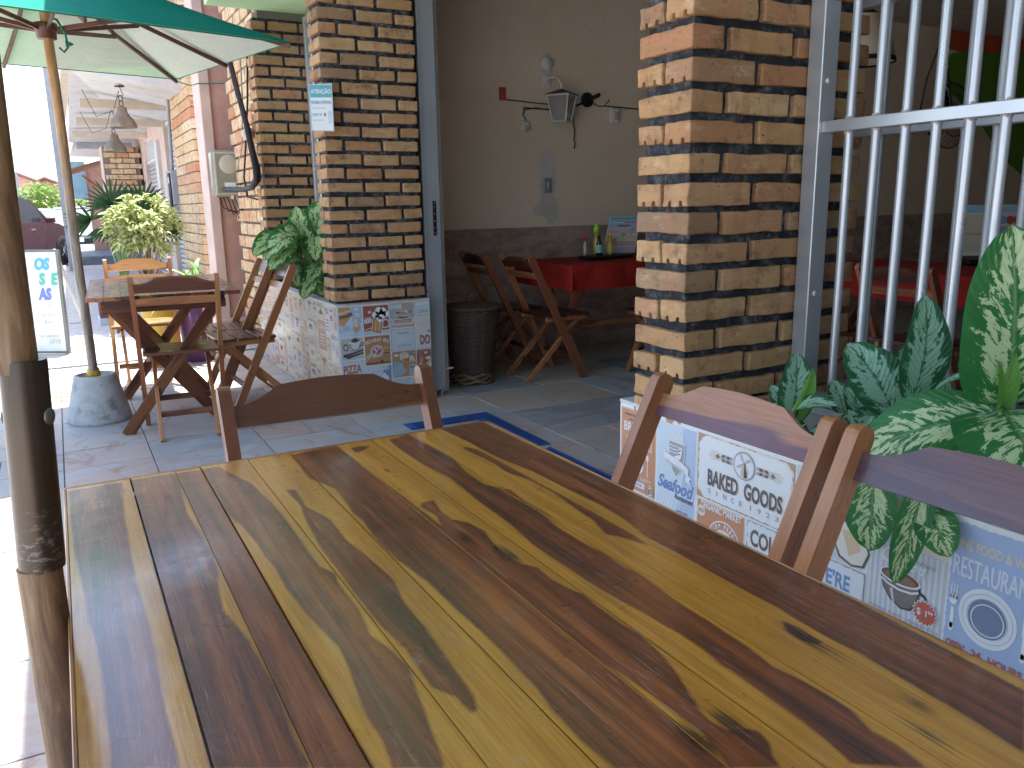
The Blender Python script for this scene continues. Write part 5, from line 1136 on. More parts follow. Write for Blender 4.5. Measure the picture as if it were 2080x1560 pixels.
def menu(label, o, u, v, w, h, kind):
    r = empty('menu_card', o, 0, label, 'menu'); u, v = Vector(u).normalized(), Vector(v).normalized(); n = u.cross(v); mb = MB(); mb.prism([(0,0),(w,0),(w,h),(0,h)], (0,0,0), u, v, .002, 'paper', -n); mb.build('card', r)
    A = Art((0,0,0), u, v, n); 
    if kind:
        pal = [(.20,.45,.52),(.35,.42,.50),(.55,.42,.40),(.58,.52,.30),(.55,.35,.30),(.45,.42,.55)]
        for k, c_ in enumerate(pal): A.rect(.004,h*(1-(k+1)/6)+.002,w-.004,h*(1-k/6)-.001,c_,1)
        for k in range(3):
            x, y = w*(.25+.27*k), h*(.35+.14*k); A.line([(x,y-h*.18),(x+w*.03,y)],.005,(.16,.2,.32),2)
            for q in range(6): a = R(-20+44*q); A.line([(x+w*.03,y),(x+w*.03+w*.11*math.cos(a),y+w*.08*math.sin(a))],.004,(.16,.2,.32),2)
        A.rect(w*.3,h*.72,w*.7,h*.77,(.15,.12,.2),3); A.rect(w*.5,h*.82,w*.9,h*.85,(.4,.1,.1),3); A.rect(.01,h*.93,w-.01,h*.96,(.1,.25,.4),3)
    else:
        A.rect(.003,.003,w*.5,h-.003,(.60,.62,.45),1); A.rect(w*.5,.003,w-.003,h-.003,(.55,.42,.45),1); A.rect(.003,h*.85,w-.003,h-.003,(.20,.42,.58),2)
        for k in range(22): A.rect(.012,h*(.80-.034*k),w*.36+.02*(k%3),h*(.80-.034*k)+.003,(.45,.20,.18),2)
        A.rect(.01,h*.42,w*.47,h*.435,(.1,.1,.1),3)
        for k in range(6): A.disc(w*(.6+.1*(k%3)),h*(.7-.2*(k//3)),w*.06,w*.06,RNG.choice([RED,BLUE,AMBER]),3)
    A.mb.build('print', r); return r
menu('pastel printed menu standing behind the sauces on the red cloth', (3.47,4.90,.785), (.93,-.20,0), (.30,.10,.92), .25, .275, 1)
# cork mat/black base behind tray
# basket
root = empty('wicker_basket', (2.30,4.72,0), 0, 'dark wicker basket with a lid just inside the doorway', 'basket')
mb = MB(); prof = []
for k in range(56):
    h = .01+.49*k/55; rr = .125+.062*(h/.5)**1.0; prof.append((rr+(.004 if k%2 else -.001), h))
seg = 64; V = []; F = []; UV = []
for j, (rr, h) in enumerate(prof):
    for k in range(seg):
        a = 2*math.pi*k/seg; q = rr+.0045*math.cos(seg/4*a+math.pi*(j//1)); V.append((q*math.cos(a), q*math.sin(a), h)); UV.append((h, a))
for j in range(len(prof)-1):
    for k in range(seg): F.append((j*seg+k, j*seg+(k+1)%seg, (j+1)*seg+(k+1)%seg, (j+1)*seg+k))
mb.add(V, F, 'wicker', UV); mb.build('basket_body', root)
mb = MB()
for q in range(3): mb.tube([(.135*math.cos(a),.135*math.sin(a),.02+.022*q+.008*math.sin(a*6+q*2)) for a in [2*math.pi*k/48 for k in range(49)]], .007, 'straw', 6, False)
mb.build('foot_braid', root)
mb = MB(); mb.lathe([(.001,.53),(.10,.525),(.18,.515),(.205,.505),(.205,.495),(.19,.49)], (0,0,0), 'wicker', 40, wob=.05)
for q in range(5): mb.tube([((.06+.035*q)*math.cos(a),(.06+.035*q)*math.sin(a),.525-.005*q) for a in [2*math.pi*k/40 for k in range(41)]], .006, 'wicker', 5, False)
mb.build('lid', root)
mb = MB(); mb.tube([(.04*math.cos(R(a)),0,.52+.075*math.sin(R(a))) for a in range(-10,191,20)], .004, 'wicker', 6); mb.build('lid_handle', root)
# wall lantern and wiring
root = empty('wall_lantern', (3.36,5.50,1.98), 0, 'white wall lantern under its round back plate on the plaster', 'lamp')
mb = MB(); mb.box((0,-.01,.06), (.065,.016,.09), 'white_plastic', None, .003); mb.box((0,-.008,.19), (.085,.012,.115), 'white_plastic', None, .003); mb.lathe([(.001,-.035),(.045,-.035),(.052,-.018),(.052,0),(.001,0)], (.0,0,.19), 'white_plastic', 24, 'y'); mb.build('back_plate', root)
mb = MB(); mb.tube([(0,-.02,.06),(.01,-.06,.085),(.03,-.12,.08),(.045,-.15,.03),(.048,-.15,-.02)], .009, 'white_plastic', 8); mb.build('arm', root)
cx, cy = .048, -.15; plain('lantern_pane', (.30,.28,.27), .25, var=.1, coat=.4)
rt = Matrix.Rotation(R(35),3,'Z')
def q4(w, z): return [Vector((cx,cy,0))+rt@Vector((sx*w,sy*w,z)) for sx, sy in ((-1,-1),(1,-1),(1,1),(-1,1))]
mb = MB(); a, b = q4(.085,-.05), q4(.052,-.235)
for k in range(4): mb.tube([a[k], b[k]], .006, 'white_plastic', 6); mb.tube([a[k], a[(k+1)%4]], .007, 'white_plastic', 6); mb.tube([b[k], b[(k+1)%4]], .006, 'white_plastic', 6)
mb.build('cage', root)
mb = MB(); a2, b2 = q4(.080,-.052), q4(.049,-.232); mb.add(a2+b2, [(0,1,5,4),(1,2,6,5),(2,3,7,6),(3,0,4,7),(4,5,6,7)], 'lantern_pane'); mb.build('panes', root)
mb = MB(); t = q4(.10,-.045)+[Vector((cx,cy,0))]; mb.add(t, [(0,1,4),(1,2,4),(2,3,4),(3,0,4),(3,2,1,0)], 'wicker'); mb.build('lantern_roof', root)
mb = MB(); mb.lathe([(.001,-.03),(.04,-.028),(.055,-.012),(.055,0),(.001,0)], (3.735,5.50,1.93), 'black_rubber', 24, 'y'); mb.tube([(3.735,5.47,1.93),(3.79,5.44,1.955),(3.81,5.44,1.965)], [.014,.016,.016], 'black_rubber', 10)
tag(mb.build('ceiling_speaker' if False else 'black_wall_fitting'), 'round black fitting on the plaster right of the lantern', 'fitting')
mb = MB()
for pts in ([(3.02,5.495,1.90),(3.3,5.49,1.885),(3.6,5.49,1.875),(3.70,5.49,1.91)],[(3.16,5.495,1.85),(3.30,5.49,1.845),(3.40,5.49,1.845),(3.55,5.49,1.86),(3.70,5.49,1.90)],[(3.16,5.495,1.835),(3.26,5.48,1.85),(3.4,5.49,1.84)],[(3.17,5.49,1.84),(3.15,5.49,1.80),(3.175,5.49,1.77),(3.165,5.49,1.74)],[(3.45,5.49,1.83),(3.58,5.49,1.825),(3.60,5.49,1.80),(3.615,5.49,1.68),(3.60,5.48,1.62),(3.62,5.49,1.61),(3.61,5.49,1.56)],[(3.77,5.49,1.915),(3.84,5.49,1.885),(3.9,5.49,1.89),(4.3,5.49,1.875)],[(3.9,5.49,1.90),(3.93,5.47,1.93),(3.92,5.47,1.94)]): mb.tube(pts, .0042, 'black_rubber', 5)
tag(mb.build('loose_cables'), 'thin black cables strung across the plaster around the lantern', 'cable')
mb = MB(); mb.box((3.165,5.485,1.715), (.06,.03,.075), 'white_plastic', Matrix.Rotation(R(12),3,'Y'), .006); mb.box((3.175,5.465,1.70), (.035,.02,.04), 'cream_paint', None, .004); tag(mb.build('junction_box'), 'small cream junction box hanging from the cables left of the lantern', 'electrical box')
mb = MB(); mb.box((3.99,5.487,1.82), (.075,.028,.115), 'white_plastic', None, .005); mb.box((4.0,5.47,1.82), (.035,.006,.06), 'cream_paint'); tag(mb.build('socket_box'), 'surface mounted white socket box on the wall right of the black fitting', 'electrical box')
root = empty('light_switch', (3.365,5.5,1.285), 0, 'light switch plate set in the repaired patch of wall', 'switch'); mb = MB(); mb.box((0,-.008,0), (.068,.012,.11), 'aluminium_dull', None, .003); mb.build('switch_plate', root); mb = MB()
for z in (-.018,0,.018): mb.box((0,-.016,z), (.010,.005,.011), 'white_plastic')
mb.build('rocker', root)
root = empty('wall_sticker', (2.985,5.5,1.94), 0, 'small red and white tag on the plaster left of the lantern', 'sign'); mb = MB(); mb.box((0,-.006,0), (.055,.006,.09), 'sticker_red'); mb.build('tag_plate', root)
A = Art((-.0275,-.0095,-.045), (1,0,0), (0,0,1), (0,-1,0))
for k in range(26): x, y = RNG.uniform(.004,.046), RNG.uniform(.004,.082); A.rect(x,y,x+.005,y+.003,(.6,.35,.3),1)
A.mb.build('tag_print', root)
# second dining table behind the bars
inner_table('dining room table seen through the window bars', 4.35, 2.95, .75, 1.3)
cloth('red cloth over the table behind the window bars', 3.97, 4.73, 2.29, 3.61, .753, .16)
for lx, ly, rz, lb in ((3.72,2.55,-90,'folding chair at the barred table, nearer the right edge'),(3.70,3.15,-92,'folding chair at the barred table, beside the near pillar'),(4.98,2.7,90,'folding chair on the far side of the barred table'),(4.35,3.95,180,'folding chair at the far end of the barred table')): copy_tree(ch, (lx,ly,0), R(rz), lb)
menu('printed price list menu standing on the barred table', (4.70,2.98,.80), (.88,-.48,0), (.18,.12,.97), .42, .30, 0)
mb = MB(); mb.box((4.75,2.85,.775), (.32,.2,.03), 'black_rubber', Matrix.Rotation(R(-25),3,'Z'), .008); tag(mb.build('serving_tray'), 'black tray under the price list menu behind the bars', 'tray')
bottle('sauce_bottle', 'red topped sauce bottle beside the menu behind the bars', (4.93,2.74,.79), bot, 'clear_liquid', 'red_cap', [(.001,.145),(.013,.145),(.012,.18),(.001,.182)])
# patterned pendant shade
root = empty('pendant_lamp', (4.37,3.5,2.05), 0, 'black and cream geometric patterned pendant shade behind the bars', 'lamp')
s = NB('pattern_shade', .7); uv = s.coords('UV'); sp = s.n('SeparateXYZ'); s.set(sp.inputs[0], uv)
br = s.n('TexBrick'); s.set(br.inputs['Vector'], s.mapping(uv, (26,4.2,1), rot=(0,0,0))); br.inputs['Scale'].default_value = 1.0; br.inputs['Mortar Size'].default_value = .12; br.inputs['Color1'].default_value = (.015,.013,.015,1); br.inputs['Color2'].default_value = (.12,.10,.08,1); br.inputs['Mortar'].default_value = (.5,.42,.33,1); br.offset = .33; br.squash = .6
s.col(br.outputs[0])
mb = MB(); mb.lathe([(.085,.16),(.13,.08),(.17,0),(.19,-.10),(.187,-.10),(.167,0),(.127,.08),(.082,.16)], (0,0,0), 'pattern_shade', 32); mb.build('lamp_shade', root)
mb = MB(); mb.lathe([(.191,-.085),(.195,-.11),(.188,-.112)], (0,0,0), 'black_rubber', 32); mb.build('shade_rim', root)
mb = MB(); mb.tube([(0,0,.16),(0,0,.74)], .006, 'black_rubber', 6); mb.lathe([(.001,.17),(.085,.16),(.03,.2),(.001,.2)], (0,0,0), 'black_rubber', 16); mb.build('cord', root)
# wall fan
root = empty('wall_fan', (7.95,5.42,1.93), 0, 'round black wall fan on the far wall behind the bars', 'fan')
mb = MB()
for k in range(36): a = 2*math.pi*k/36; mb.tube([(.05*math.cos(a),-.20,.05*math.sin(a)),(.2*math.cos(a),-.21,.2*math.sin(a)),(.31*math.cos(a),-.16,.31*math.sin(a))], .0035, 'black_metal', 4, False)
for rr, yy_ in ((.31,-.16),(.2,-.21),(.1,-.205)): mb.tube([(rr*math.cos(a),yy_,rr*math.sin(a)) for a in [2*math.pi*k/40 for k in range(41)]], .007 if rr > .3 else .004, 'black_metal', 5, False)
mb.build('guard', root); mb = MB()
for k in range(3): a = R(120*k); mb.prism([(.03,-.03),(.24,-.09),(.27,.02),(.05,.03)], (0,-.15,0), (math.cos(a),.15,math.sin(a)), (-math.sin(a),0,math.cos(a)), .004, 'black_rubber')
mb.build('blades', root); mb = MB(); mb.lathe([(.001,-.20),(.05,-.19),(.07,-.08),(.05,.08),(.001,.08)], (0,0,0), 'black_metal', 18, 'y'); mb.tube([(0,-.02,-.02),(0,.06,-.16)], .02, 'black_metal', 8); mb.build('motor', root)
mb = MB(); mb.tube([(7.78,5.49,1.95),(7.85,5.49,2.3),(8.05,5.49,2.75),(8.25,5.49,2.2),(8.35,5.49,1.95)], .006, 'black_rubber', 5); tag(mb.build('fan_cable'), 'black cable looping above the wall fan', 'cable')
# door mat
def matpiece(label, pts):
    mb = MB(); mb.prism(pts, (0,0,.003), (1,0,0), (0,1,0), .007, 'blue_mat', (0,0,1)); N_ = MB()
    x0, x1, y0, y1 = min(p[0] for p in pts), max(p[0] for p in pts), min(p[1] for p in pts), max(p[1] for p in pts)
    r = empty('floor_mat', ((x0+x1)/2,(y0+y1)/2,0), 0, label, 'mat'); iv = Matrix.Translation((-(x0+x1)/2,-(y0+y1)/2,0)); fitting(mb, r, iv, 'mat_sheet')
    y = y0+.03
    while y < y1-.03:
        xa = x1-.075 if y < y1-.13 else x0+.04
        N_.tube([(xa+(x1-.02-xa)*k/24, y+.006*math.sin(k*1.6), .0105) for k in range(25)], .0022, 'mat_base', 5, False); y += .022
    fitting(N_, r, iv, 'mat_pattern')
matpiece('blue rubber mat strip bent round the far corner of the near table', [(1.50,3.94),(1.50,3.83),(1.88,3.83),(1.885,3.24),(1.975,3.22),(1.995,3.93)])
matpiece('straight blue rubber mat strip nearest the tiled planter', [(1.86,3.12),(1.85,2.45),(1.945,2.45),(1.945,3.17)])
#
# ================================================================ STREET END
# pink pilaster
root = empty('pink_pilaster', (1.3,7.7,0), 0, 'peeling pink pilaster carrying the electricity meter', 'pilaster'); inv = Matrix.Translation((-1.3,-7.7,0))
mb = MB(); mb.box((1.37,7.68,1.75), (.26,.33,3.5), 'pink_paint', None, .004); mb.box((1.225,7.66,1.75), (.085,.36,3.5), 'pale_pink_paint', None, .006); mb.box((1.52,7.47,1.75), (.06,.10,3.5), 'pale_pink_paint', None, .006); fitting(mb, root, inv, 'shaft')
mb = MB(); mb.box((1.4,7.68,.1), (.50,.42,.2), 'pale_pink_paint', None, .01); fitting(mb, root, inv, 'base')
# wall strip with toothed brickwork between pillar and pilaster
root = empty('toothed_brick_wall', (1.5,6.8,0), 0, 'pale toothed brickwork strip between the pilaster and the conduit pillar', 'wall'); inv = Matrix.Translation((-1.5,-6.8,0))
mb = MB(); mb.box((1.62,6.85,1.7), (.40,1.25,3.4), 'pale_mortar'); fitting(mb, root, inv, 'mortar_core')
mb = MB()
for k in range(30):
    z = .1+.105*k
    for j in range(5):
        y = 6.24+.27*j+(.13 if k%2 else 0)
        if y+.25 < 7.5: brick(mb, (1.385,y,z), (1.46,y+.245,z+.088), 'pale_brick', fine=False)
fitting(mb, root, inv, 'brickwork')
mb = MB(); mb.tube([(1.44,6.30,.1),(1.43,6.30,3.2)], .03, 'pale_pink_paint', 10); tag(mb.build('drain_pipe'), 'pale pink drain pipe running down beside the toothed brickwork', 'pipe')
mb = MB(); mb.tube([(1.40,7.38,1.26),(1.46,7.36,.9),(1.53,7.34,.2),(1.53,7.34,.0)], .028, 'pale_pink_paint', 10); tag(mb.build('meter_pipe'), 'pink pipe leading down from the meter box', 'pipe')
# meter
root = empty('electricity_meter', (1.33,7.36,1.44), 0, 'greenish electricity meter box on the pink pilaster', 'meter box')
mb = MB(); mb.box((0,-.0,0), (.27,.14,.38), 'meter_cover', None, .02); mb.build('box', root); mb = MB(); mb.box((0,-.074,0), (.235,.008,.345), 'meter_inner', None, .003); mb.box((0,-.078,.0), (.21,.004,.32), 'meter_cover', None, .001); mb.lathe([(.001,-.010),(.066,-.008),(.078,0)], (0,-.080,.075), 'meter_inner', 26, 'y'); mb.box((.0,-.0815,-.10), (.10,.004,.06), 'meter_inner', None, .001); mb.build('cover', root)
mb = MB(); mb.box((0,-.083,-.10), (.085,.003,.045), 'paper'); mb.build('number_plate', root); mb = MB(); mb.box((.01,-.05,-.195), (.02,.02,.03), 'white_plastic'); mb.build('seal', root)
mb = MB()
for k in range(5): mb.tube([(-.09+.03*k,-.03,-.18),(-.07+.04*k,-.05,-.28-.03*k),(.05+.02*k,-.06,-.33+.02*k),(.18,-.02,-.22-.01*k)], .005, 'black_rubber', 5)
mb.tube([(.14,0,-.12),(.20,-.02,-.20),(.26,-.02,-.12),(.30,0,-.05)], .005, 'black_rubber', 5); mb.build('wiring', root)
mb = MB(); mb.tube([(1.27,6.60,2.40),(1.27,6.544,2.211),(1.27,6.417,2.04),(1.27,6.159,1.742),(1.27,6.03,1.532),(1.27,5.945,1.42),(1.27,5.95,1.35),(1.27,6.14,1.30),(1.27,6.46,1.29),(1.27,7.25,1.31)], [.020]*4+[.024,.027,.027,.022,.02,.02], 'black_rubber', 12); mb.tube([(1.35,6.25,2.4),(1.29,6.14,1.906),(1.29,6.349,1.587),(1.29,6.5,1.38),(1.29,6.43,1.235),(1.29,6.1,1.213)], .007, 'black_rubber', 6); mb.tube([(1.30,6.3,2.3),(1.285,6.30,1.9),(1.285,6.45,1.6),(1.285,6.7,1.45)], .005, 'meter_cover', 6)
tag(mb.build('black_conduit'), 'thick black conduit curving down the wall into the meter box', 'conduit')
mb = MB(); mb.lathe([(.001,-.05),(.03,-.05),(.045,-.02),(.038,0),(.045,.02),(.03,.05),(.001,.05)], (1.285,6.19,1.671), 'cream_paint', 16, 'y'); tag(mb.build('insulator'), 'round cream insulator clipped to the black conduit', 'insulator')
# pale brick pillar of the next building
pillar('brick_pillar', 'pale sunlit brick pillar of the neighbouring building, beyond the pink pilaster', 1.30, 2.3, 8.9, 10.35, [.06+.104*k for k in range(33,-1,-1)], .092, False, 0, ('pale_brick','pale_mortar'), .24)
# extra courses along its street side
nb = empty('neighbour_building', (1.6,13,0), 0, 'pale pink neighbouring building with shuttered doors under a deep ceiling', 'building'); invb = Matrix.Translation((-1.6,-13,0))
def NP(mb, name, par=None):
    o = mb.build(name); o.parent = par or nb; o.matrix_parent_inverse = invb if par is None else Matrix.Identity(4); return o
mb = MB()
for a, b in ((10.35,11.3),(13.25,14.75),(16.3,18.5)): mb.box((1.64,(a+b)/2,1.6), (.2,b-a,3.2), 'pale_pink_paint')
mb.box((1.64,12.3,2.98), (.2,1.95,.50), 'pale_pink_paint'); mb.box((1.64,15.5,2.78), (.2,1.55,.9), 'pale_pink_paint'); mb.box((1.9,14.4,4.4), (.8,8.0,2.5), 'cream_paint')
for y in (10.9,14.0): mb.box((1.52,y,1.1), (.06,.22,2.2), 'white_paint')
NP(mb, 'wall')
for a, b, zt_ in ((11.3,13.25,2.73),(14.75,16.3,2.33)):
    mb = MB()
    for k in range(int((zt_-.35)/.07)): mb.tube([(1.63,a,.05+.07*k),(1.63,b,.05+.07*k)], .034, 'shutter_metal', 6, False)
    NP(mb, 'roller_shutter')
    mb = MB(); mb.box((1.60,(a+b)/2,zt_-.36), (.06,b-a,.05), 'white_paint')
    for k in range(9): mb.tube([(1.60,a+(b-a)*(k+.5)/9,zt_-.34),(1.60,a+(b-a)*(k+.5)/9,zt_)], .012, 'shutter_metal', 5, False)
    NP(mb, 'fanlight')
# sloping ceiling and parapet
mb = MB(); V = [(.30,9.4,2.52),(1.75,9.4,2.27),(1.75,18.4,2.55),(.42,18.4,2.46)]; 
mb.prism([(0,0),(1,0)]+[], (0,0,0),(1,0,0),(0,1,0),.1,'cream_paint') if False else mb.add(V+[(x,y,z+.12) for x, y, z in V], [(0,1,2,3),(4,5,6,7),(0,1,5,4),(1,2,6,5),(2,3,7,6),(3,0,4,7)], 'white_paint'); NP(mb, 'ceiling')
for y in (11.2,13.4,15.6): mb = MB(); mb.box((1.02,y,2.395), (1.2,.10,.10), 'cream_paint'); NP(mb, 'ceiling_beam')
mb = MB(); mb.box((1.25,9.46,3.1), (1.9,.12,1.1), 'pink_paint'); mb.box((.28,13.9,3.05), (.10,9.1,1.05), 'cream_paint'); NP(mb, 'parapet')
# brick sign box hanging from the facade, grey house behind
root = empty('brick_sign_box', (1.2,17,1.9), 0, 'yellowish brick box jutting from the wall under the ceiling', 'wall box'); mb = MB(); mb.box((0,.3,0), (.60,.8,.78), 'pale_mortar'); mb.box((-.31,.3,0), (.012,.82,.8), 'cream_paint'); 
for k in range(8):
    for j in range(3):
        x = -.29+.21*j+(.1 if k%2 else 0)
        if x+.19 < .33: brick(mb, (x,-.14,-.38+.097*k), (x+.2,-.08,-.30+.097*k), 'yellow_brick' if 'yellow_brick' in MATS else 'pale_brick', fine=False)
mb.build('brickwork', root)
mb = MB()
for k in range(9):
    for j in range(3):
        x = -.10+.21*j+(.1 if k%2 else 0)
        if x+.19 < .5: brick(mb, (x,.3,-.40-.097*(k+1)), (x+.2,.36,-.32-.097*(k+1)), 'pale_brick', fine=False)
mb.box((.3,.5,-.8), (.7,.2,.9), 'pale_mortar'); mb.build('pier_below', root)
hl = []
def claylamp(label, x, y, z, s_=1.0, zc=2.42):
    r = empty('clay_pendant_lamp', (x,y,z), 0, label, 'lamp', 'clay bell lamps under the neighbouring ceiling'); mb = MB(); prof = [(.028,.17),(.045,.16),(.05,.11),(.055,.085),(.09,.06),(.12,.015),(.128,-.02),(.12,-.035),(.114,-.02),(.085,.05),(.03,.15)]
    mb.lathe([(a*s_,b*s_) for a, b in prof], (0,0,0), 'clay_lamp', 28, wob=.14); mb.build('lamp_shade', r)
    mb = MB(); d = zc-z
    for k in range(2): c_ = .17*s_+.03+.055*k; mb.tube([(.02*math.cos(a),.006*(k%2),c_+.028*math.sin(a)) for a in [2*math.pi*q/16 for q in range(17)]], .005, 'black_metal', 5, False)
    mb.tube([(0,0,.16*s_),(0,0,.17*s_+.01)], .006, 'black_metal', 5); mb.tube([(0,0,.17*s_+.11),(.03,0,d-.1),(.0,0,d)], .004, 'black_metal', 5); mb.tube([(-.01,0,d-.05),(-.08,0,d-.25),(-.25,.0,d-.32),(-.36,0,d-.05)], .0035, 'black_metal', 5); mb.lathe([(.001,d),(.05,d),(.05,d-.01),(.001,d-.012)], (0,0,0), 'black_metal', 12); mb.build('chain', r)
claylamp('larger and nearer rough clay bell lamp on a chain', .763, 9.9, 2.05, 1.07, 2.44); claylamp('smaller and farther rough clay bell lamp', .797, 12.0, 1.935, 1.09, 2.44)
mb = MB(); mb.box((.25,18.6,1.7), (.22,.3,4.4), 'grey_paint'); tag(mb.build('grey_column'), 'tall pale grey column at the street corner behind the parasol pole', 'column')
root = empty('grey_annex', (.9,21,0), 0, 'grey beamed porch and white wall beyond the brick box', 'building'); mb = MB(); mb.box((.35,0,2.75), (1.5,5.0,.55), 'white_paint'); mb.box((.35,-2.4,2.42), (1.4,.2,.12), 'grey_paint'); mb.box((1.1,1.0,1.2), (.1,3.0,2.4), 'pale_pink_paint'); mb.box((.55,2.4,1.15), (1.3,.1,2.3), 'pink_paint'); mb.build('porch', root)
mb = MB(); plain('window_blue', (.25,.42,.50), .2); mb.box((-.25,2.3,1.9), (.3,.08,.9), 'window_blue'); mb.box((.15,-2.52,3.3), (.30,.05,.9), 'window_blue'); mb.build('window', root)
root = empty('tiled_awning', (.9,19.4,1.9), 0, 'small lean-to roof of clay tiles on wooden brackets', 'awning'); mb = MB()
for k in range(7): mb.tube([(-.62+.0*k,-.2+.12*k,.02),(.32,-.2+.12*k,.30)], .05, 'roof_tile', 8)
mb.build('tiles', root); mb = MB(); mb.beam((-.40,-.2,-.03),(.2,-.2,-.03),.05,.05,'chair_wood_red'); mb.beam((-.30,-.2,-.03),(.05,-.2,-.35),.05,.05,'chair_wood_red'); mb.build('bracket', root)
mb = MB(); mb.box((1.50,9.1,1.37), (.10,.35,.42), 'aluminium_dull', None, .01); 
root = empty('outdoor_meter', (1.285,10.6,1.35), 0, 'dark fuse box on the pale brick wall with a cable above', 'meter box'); mb = MB(); mb.box((0,0,0), (.10,.45,.5), 'grey_paint', None, .01); mb.box((-.055,-.12,0), (.02,.18,.44), 'black_rubber', None, .004); mb.box((-.067,-.12,.14), (.004,.05,.07), 'paper'); mb.build('box', root); mb = MB(); mb.tube([(0,0,.25),(.0,-.3,1.2)], .02, 'grey_paint', 6); mb.build('cable', root)
# street objects
root = empty('menu_board', (-.055,7.62,0), 0, 'white sandwich board with blue and green hand painted words by the parasol', 'sign')
bu = Vector((.80,-.55,0)).normalized(); bu = Vector((.82,-.57,0)).normalized()
bw, bh = .72, .84; o0 = Vector((-.565,.21,.02)); tilt = Vector((.02,.05,1)).normalized(); bn = bu.cross(tilt)
mb = MB(); plain('board_white', (.70,.71,.68), .4, dirt=((.5,.45,.33), 6, .4)); mb.prism([(0,0),(bw,0),(bw,bh),(0,bh)], o0, bu, tilt, .02, 'board_white', -bn); mb.build('board', root)
mb = MB()
for a, b, c_, d in ((0,0,bw,.022),(0,bh-.022,bw,bh),(0,.022,.022,bh-.022),(bw-.022,.022,bw,bh-.022)): mb.prism([(a,b),(c_,b),(c_,d),(a,d)], o0+bn*.001, bu, tilt, .03, 'steel_grey' if 'steel_grey' in MATS else 'shutter_metal', -bn)
mb.build('frame', root)
mb = MB()
for x in (.05,bw-.05): p = o0+bu*x; mb.beam(p+tilt*bh-bn*.03, p-bn*.42+Vector((0,0,-.02)), .025, .02, 'shutter_metal', bu)
mb.build('rear_leg', root)
A = Art(o0+bn*.0035, bu, tilt, bn)
A.text('OS',.50,.675,.63,.775,(.02,.38,.60),2,.05,.15); A.text('S  E',.53,.555,.685,.655,(.02,.45,.33),2,.05,.12); A.text('AS',.51,.435,.62,.535,(.09,.16,.60),2,.05,.12)
for t, x0, x1, y in (('o )',.52,.60,.375),('ção',.52,.63,.30),('ão',.53,.60,.245),('to peito',.48,.65,.125),('carne',.56,.66,.085)): A.text(t,x0,y,x1,y+.035,(.45,.46,.45),2,-.005,.25)
A.mb.build('lettering', root)
root = empty('variegated_bush', (.74,8.7,0), 0, 'sunlit cream and green leafed bush in a grey pot', 'plant')
mb = MB(); mb.lathe([(.001,0),(.14,0),(.17,.3),(.20,.42),(.19,.43),(.17,.40),(.001,.38)], (0,0,0), 'concrete', 24); mb.build('pot', root)
mb = MB(); stems = []
for k in range(16):
    a = RNG.uniform(0,6.28); rr = RNG.uniform(.08,.3); top = Vector((rr*math.cos(a), rr*math.sin(a), RNG.uniform(.8,1.22))); mid = top*.5+Vector((0,0,.25)); mb.tube([(0,0,.38), mid, top], [.010,.007,.003], 'bark', 5); stems.append((mid, top))
mb.build('stems', root)
mb = MB()
for k in range(2300):
    a = RNG.uniform(0,6.28); ph = math.acos(RNG.uniform(-.85,1)); rr = (RNG.random()**.45); p = Vector((.34*rr*math.sin(ph)*math.cos(a), .34*rr*math.sin(ph)*math.sin(a), .97+.30*rr*math.cos(ph)))
    if noise.noise(p*6.5) < -.10: continue
    d = (p-Vector((0,0,.7))).normalized()+Vector((RNG.uniform(-.6,.6),RNG.uniform(-.6,.6),RNG.uniform(-.7,.2))); d.normalize(); L = RNG.uniform(.05,.095); leaf(mb, p, p+d*L, L*.5, (RNG.uniform(-1,1),RNG.uniform(-1,1),1.2), 'cream_leaf', .28, .3, 4, 2, .42, .5)
mb.build('foliage', root)
root = empty('fan_palm', (.62,10.6,0), 0, 'dark green fan palm rising behind the pale bush', 'plant')
mb = MB(); mb.lathe([(.001,0),(.17,0),(.2,.34),(.17,.33),(.001,.3)], (0,0,0), 'terracotta', 20); mb.build('pot', root)
st = MB(); fr = MB()
for (fx, fz, ang, sc_, dr) in [(a_*.85, b_*.86, c_, d_*.72, e_) for a_, b_, c_, d_, e_ in ((-.30,1.22,150,.40,.5),(-.02,1.40,100,.46,.1),(.35,1.42,70,.42,.15),(.12,1.24,60,.40,.4),(.45,1.22,20,.42,.5),(-.10,1.15,200,.36,.8),(.25,1.32,90,.4,.2),(.6,1.15,-10,.36,.6))]:
    h0 = Vector((fx,RNG.uniform(-.2,.2),fz)); st.tube([(0,0,.3), Vector((fx*.4,0,.8)), h0], [.016,.010,.006], 'stem_green', 6)
    for q in range(17):
        a = R(ang-85+170*q/16); d = Vector((math.cos(a), RNG.uniform(-.35,.05), math.sin(a)*(1-dr)-dr*.55)).normalized(); leaf(fr, h0, h0+d*sc_*RNG.uniform(.85,1.05), .035, (0,-1,.3), 'palm_leaf', .04, .5, 6, 2, .35, curl=.25)
st.build('stalks', root); fr.build('fronds', root)
root = empty('yellow_pot', (.60,6.55,0), 0, 'tall yellow plastic container of green leaves behind the second table', 'plant pot'); mb = MB(); mb.lathe([(.001,0),(.11,0),(.13,.52),(.125,.53),(.118,.5),(.001,.48)], (0,0,0), 'yellow_plastic', 24); mb.build('pot', root)
mb = MB()
for k in range(12): a = RNG.uniform(0,6.28); leaf(mb, (.05*math.cos(a),.05*math.sin(a),.48), (.20*math.cos(a),.20*math.sin(a),.48+RNG.uniform(.08,.20)), .045, (math.cos(a)*-.5,math.sin(a)*-.5-.3,1), 'bright_leaf', .25, .3, 7, 2)
mb.build('leaves', root)
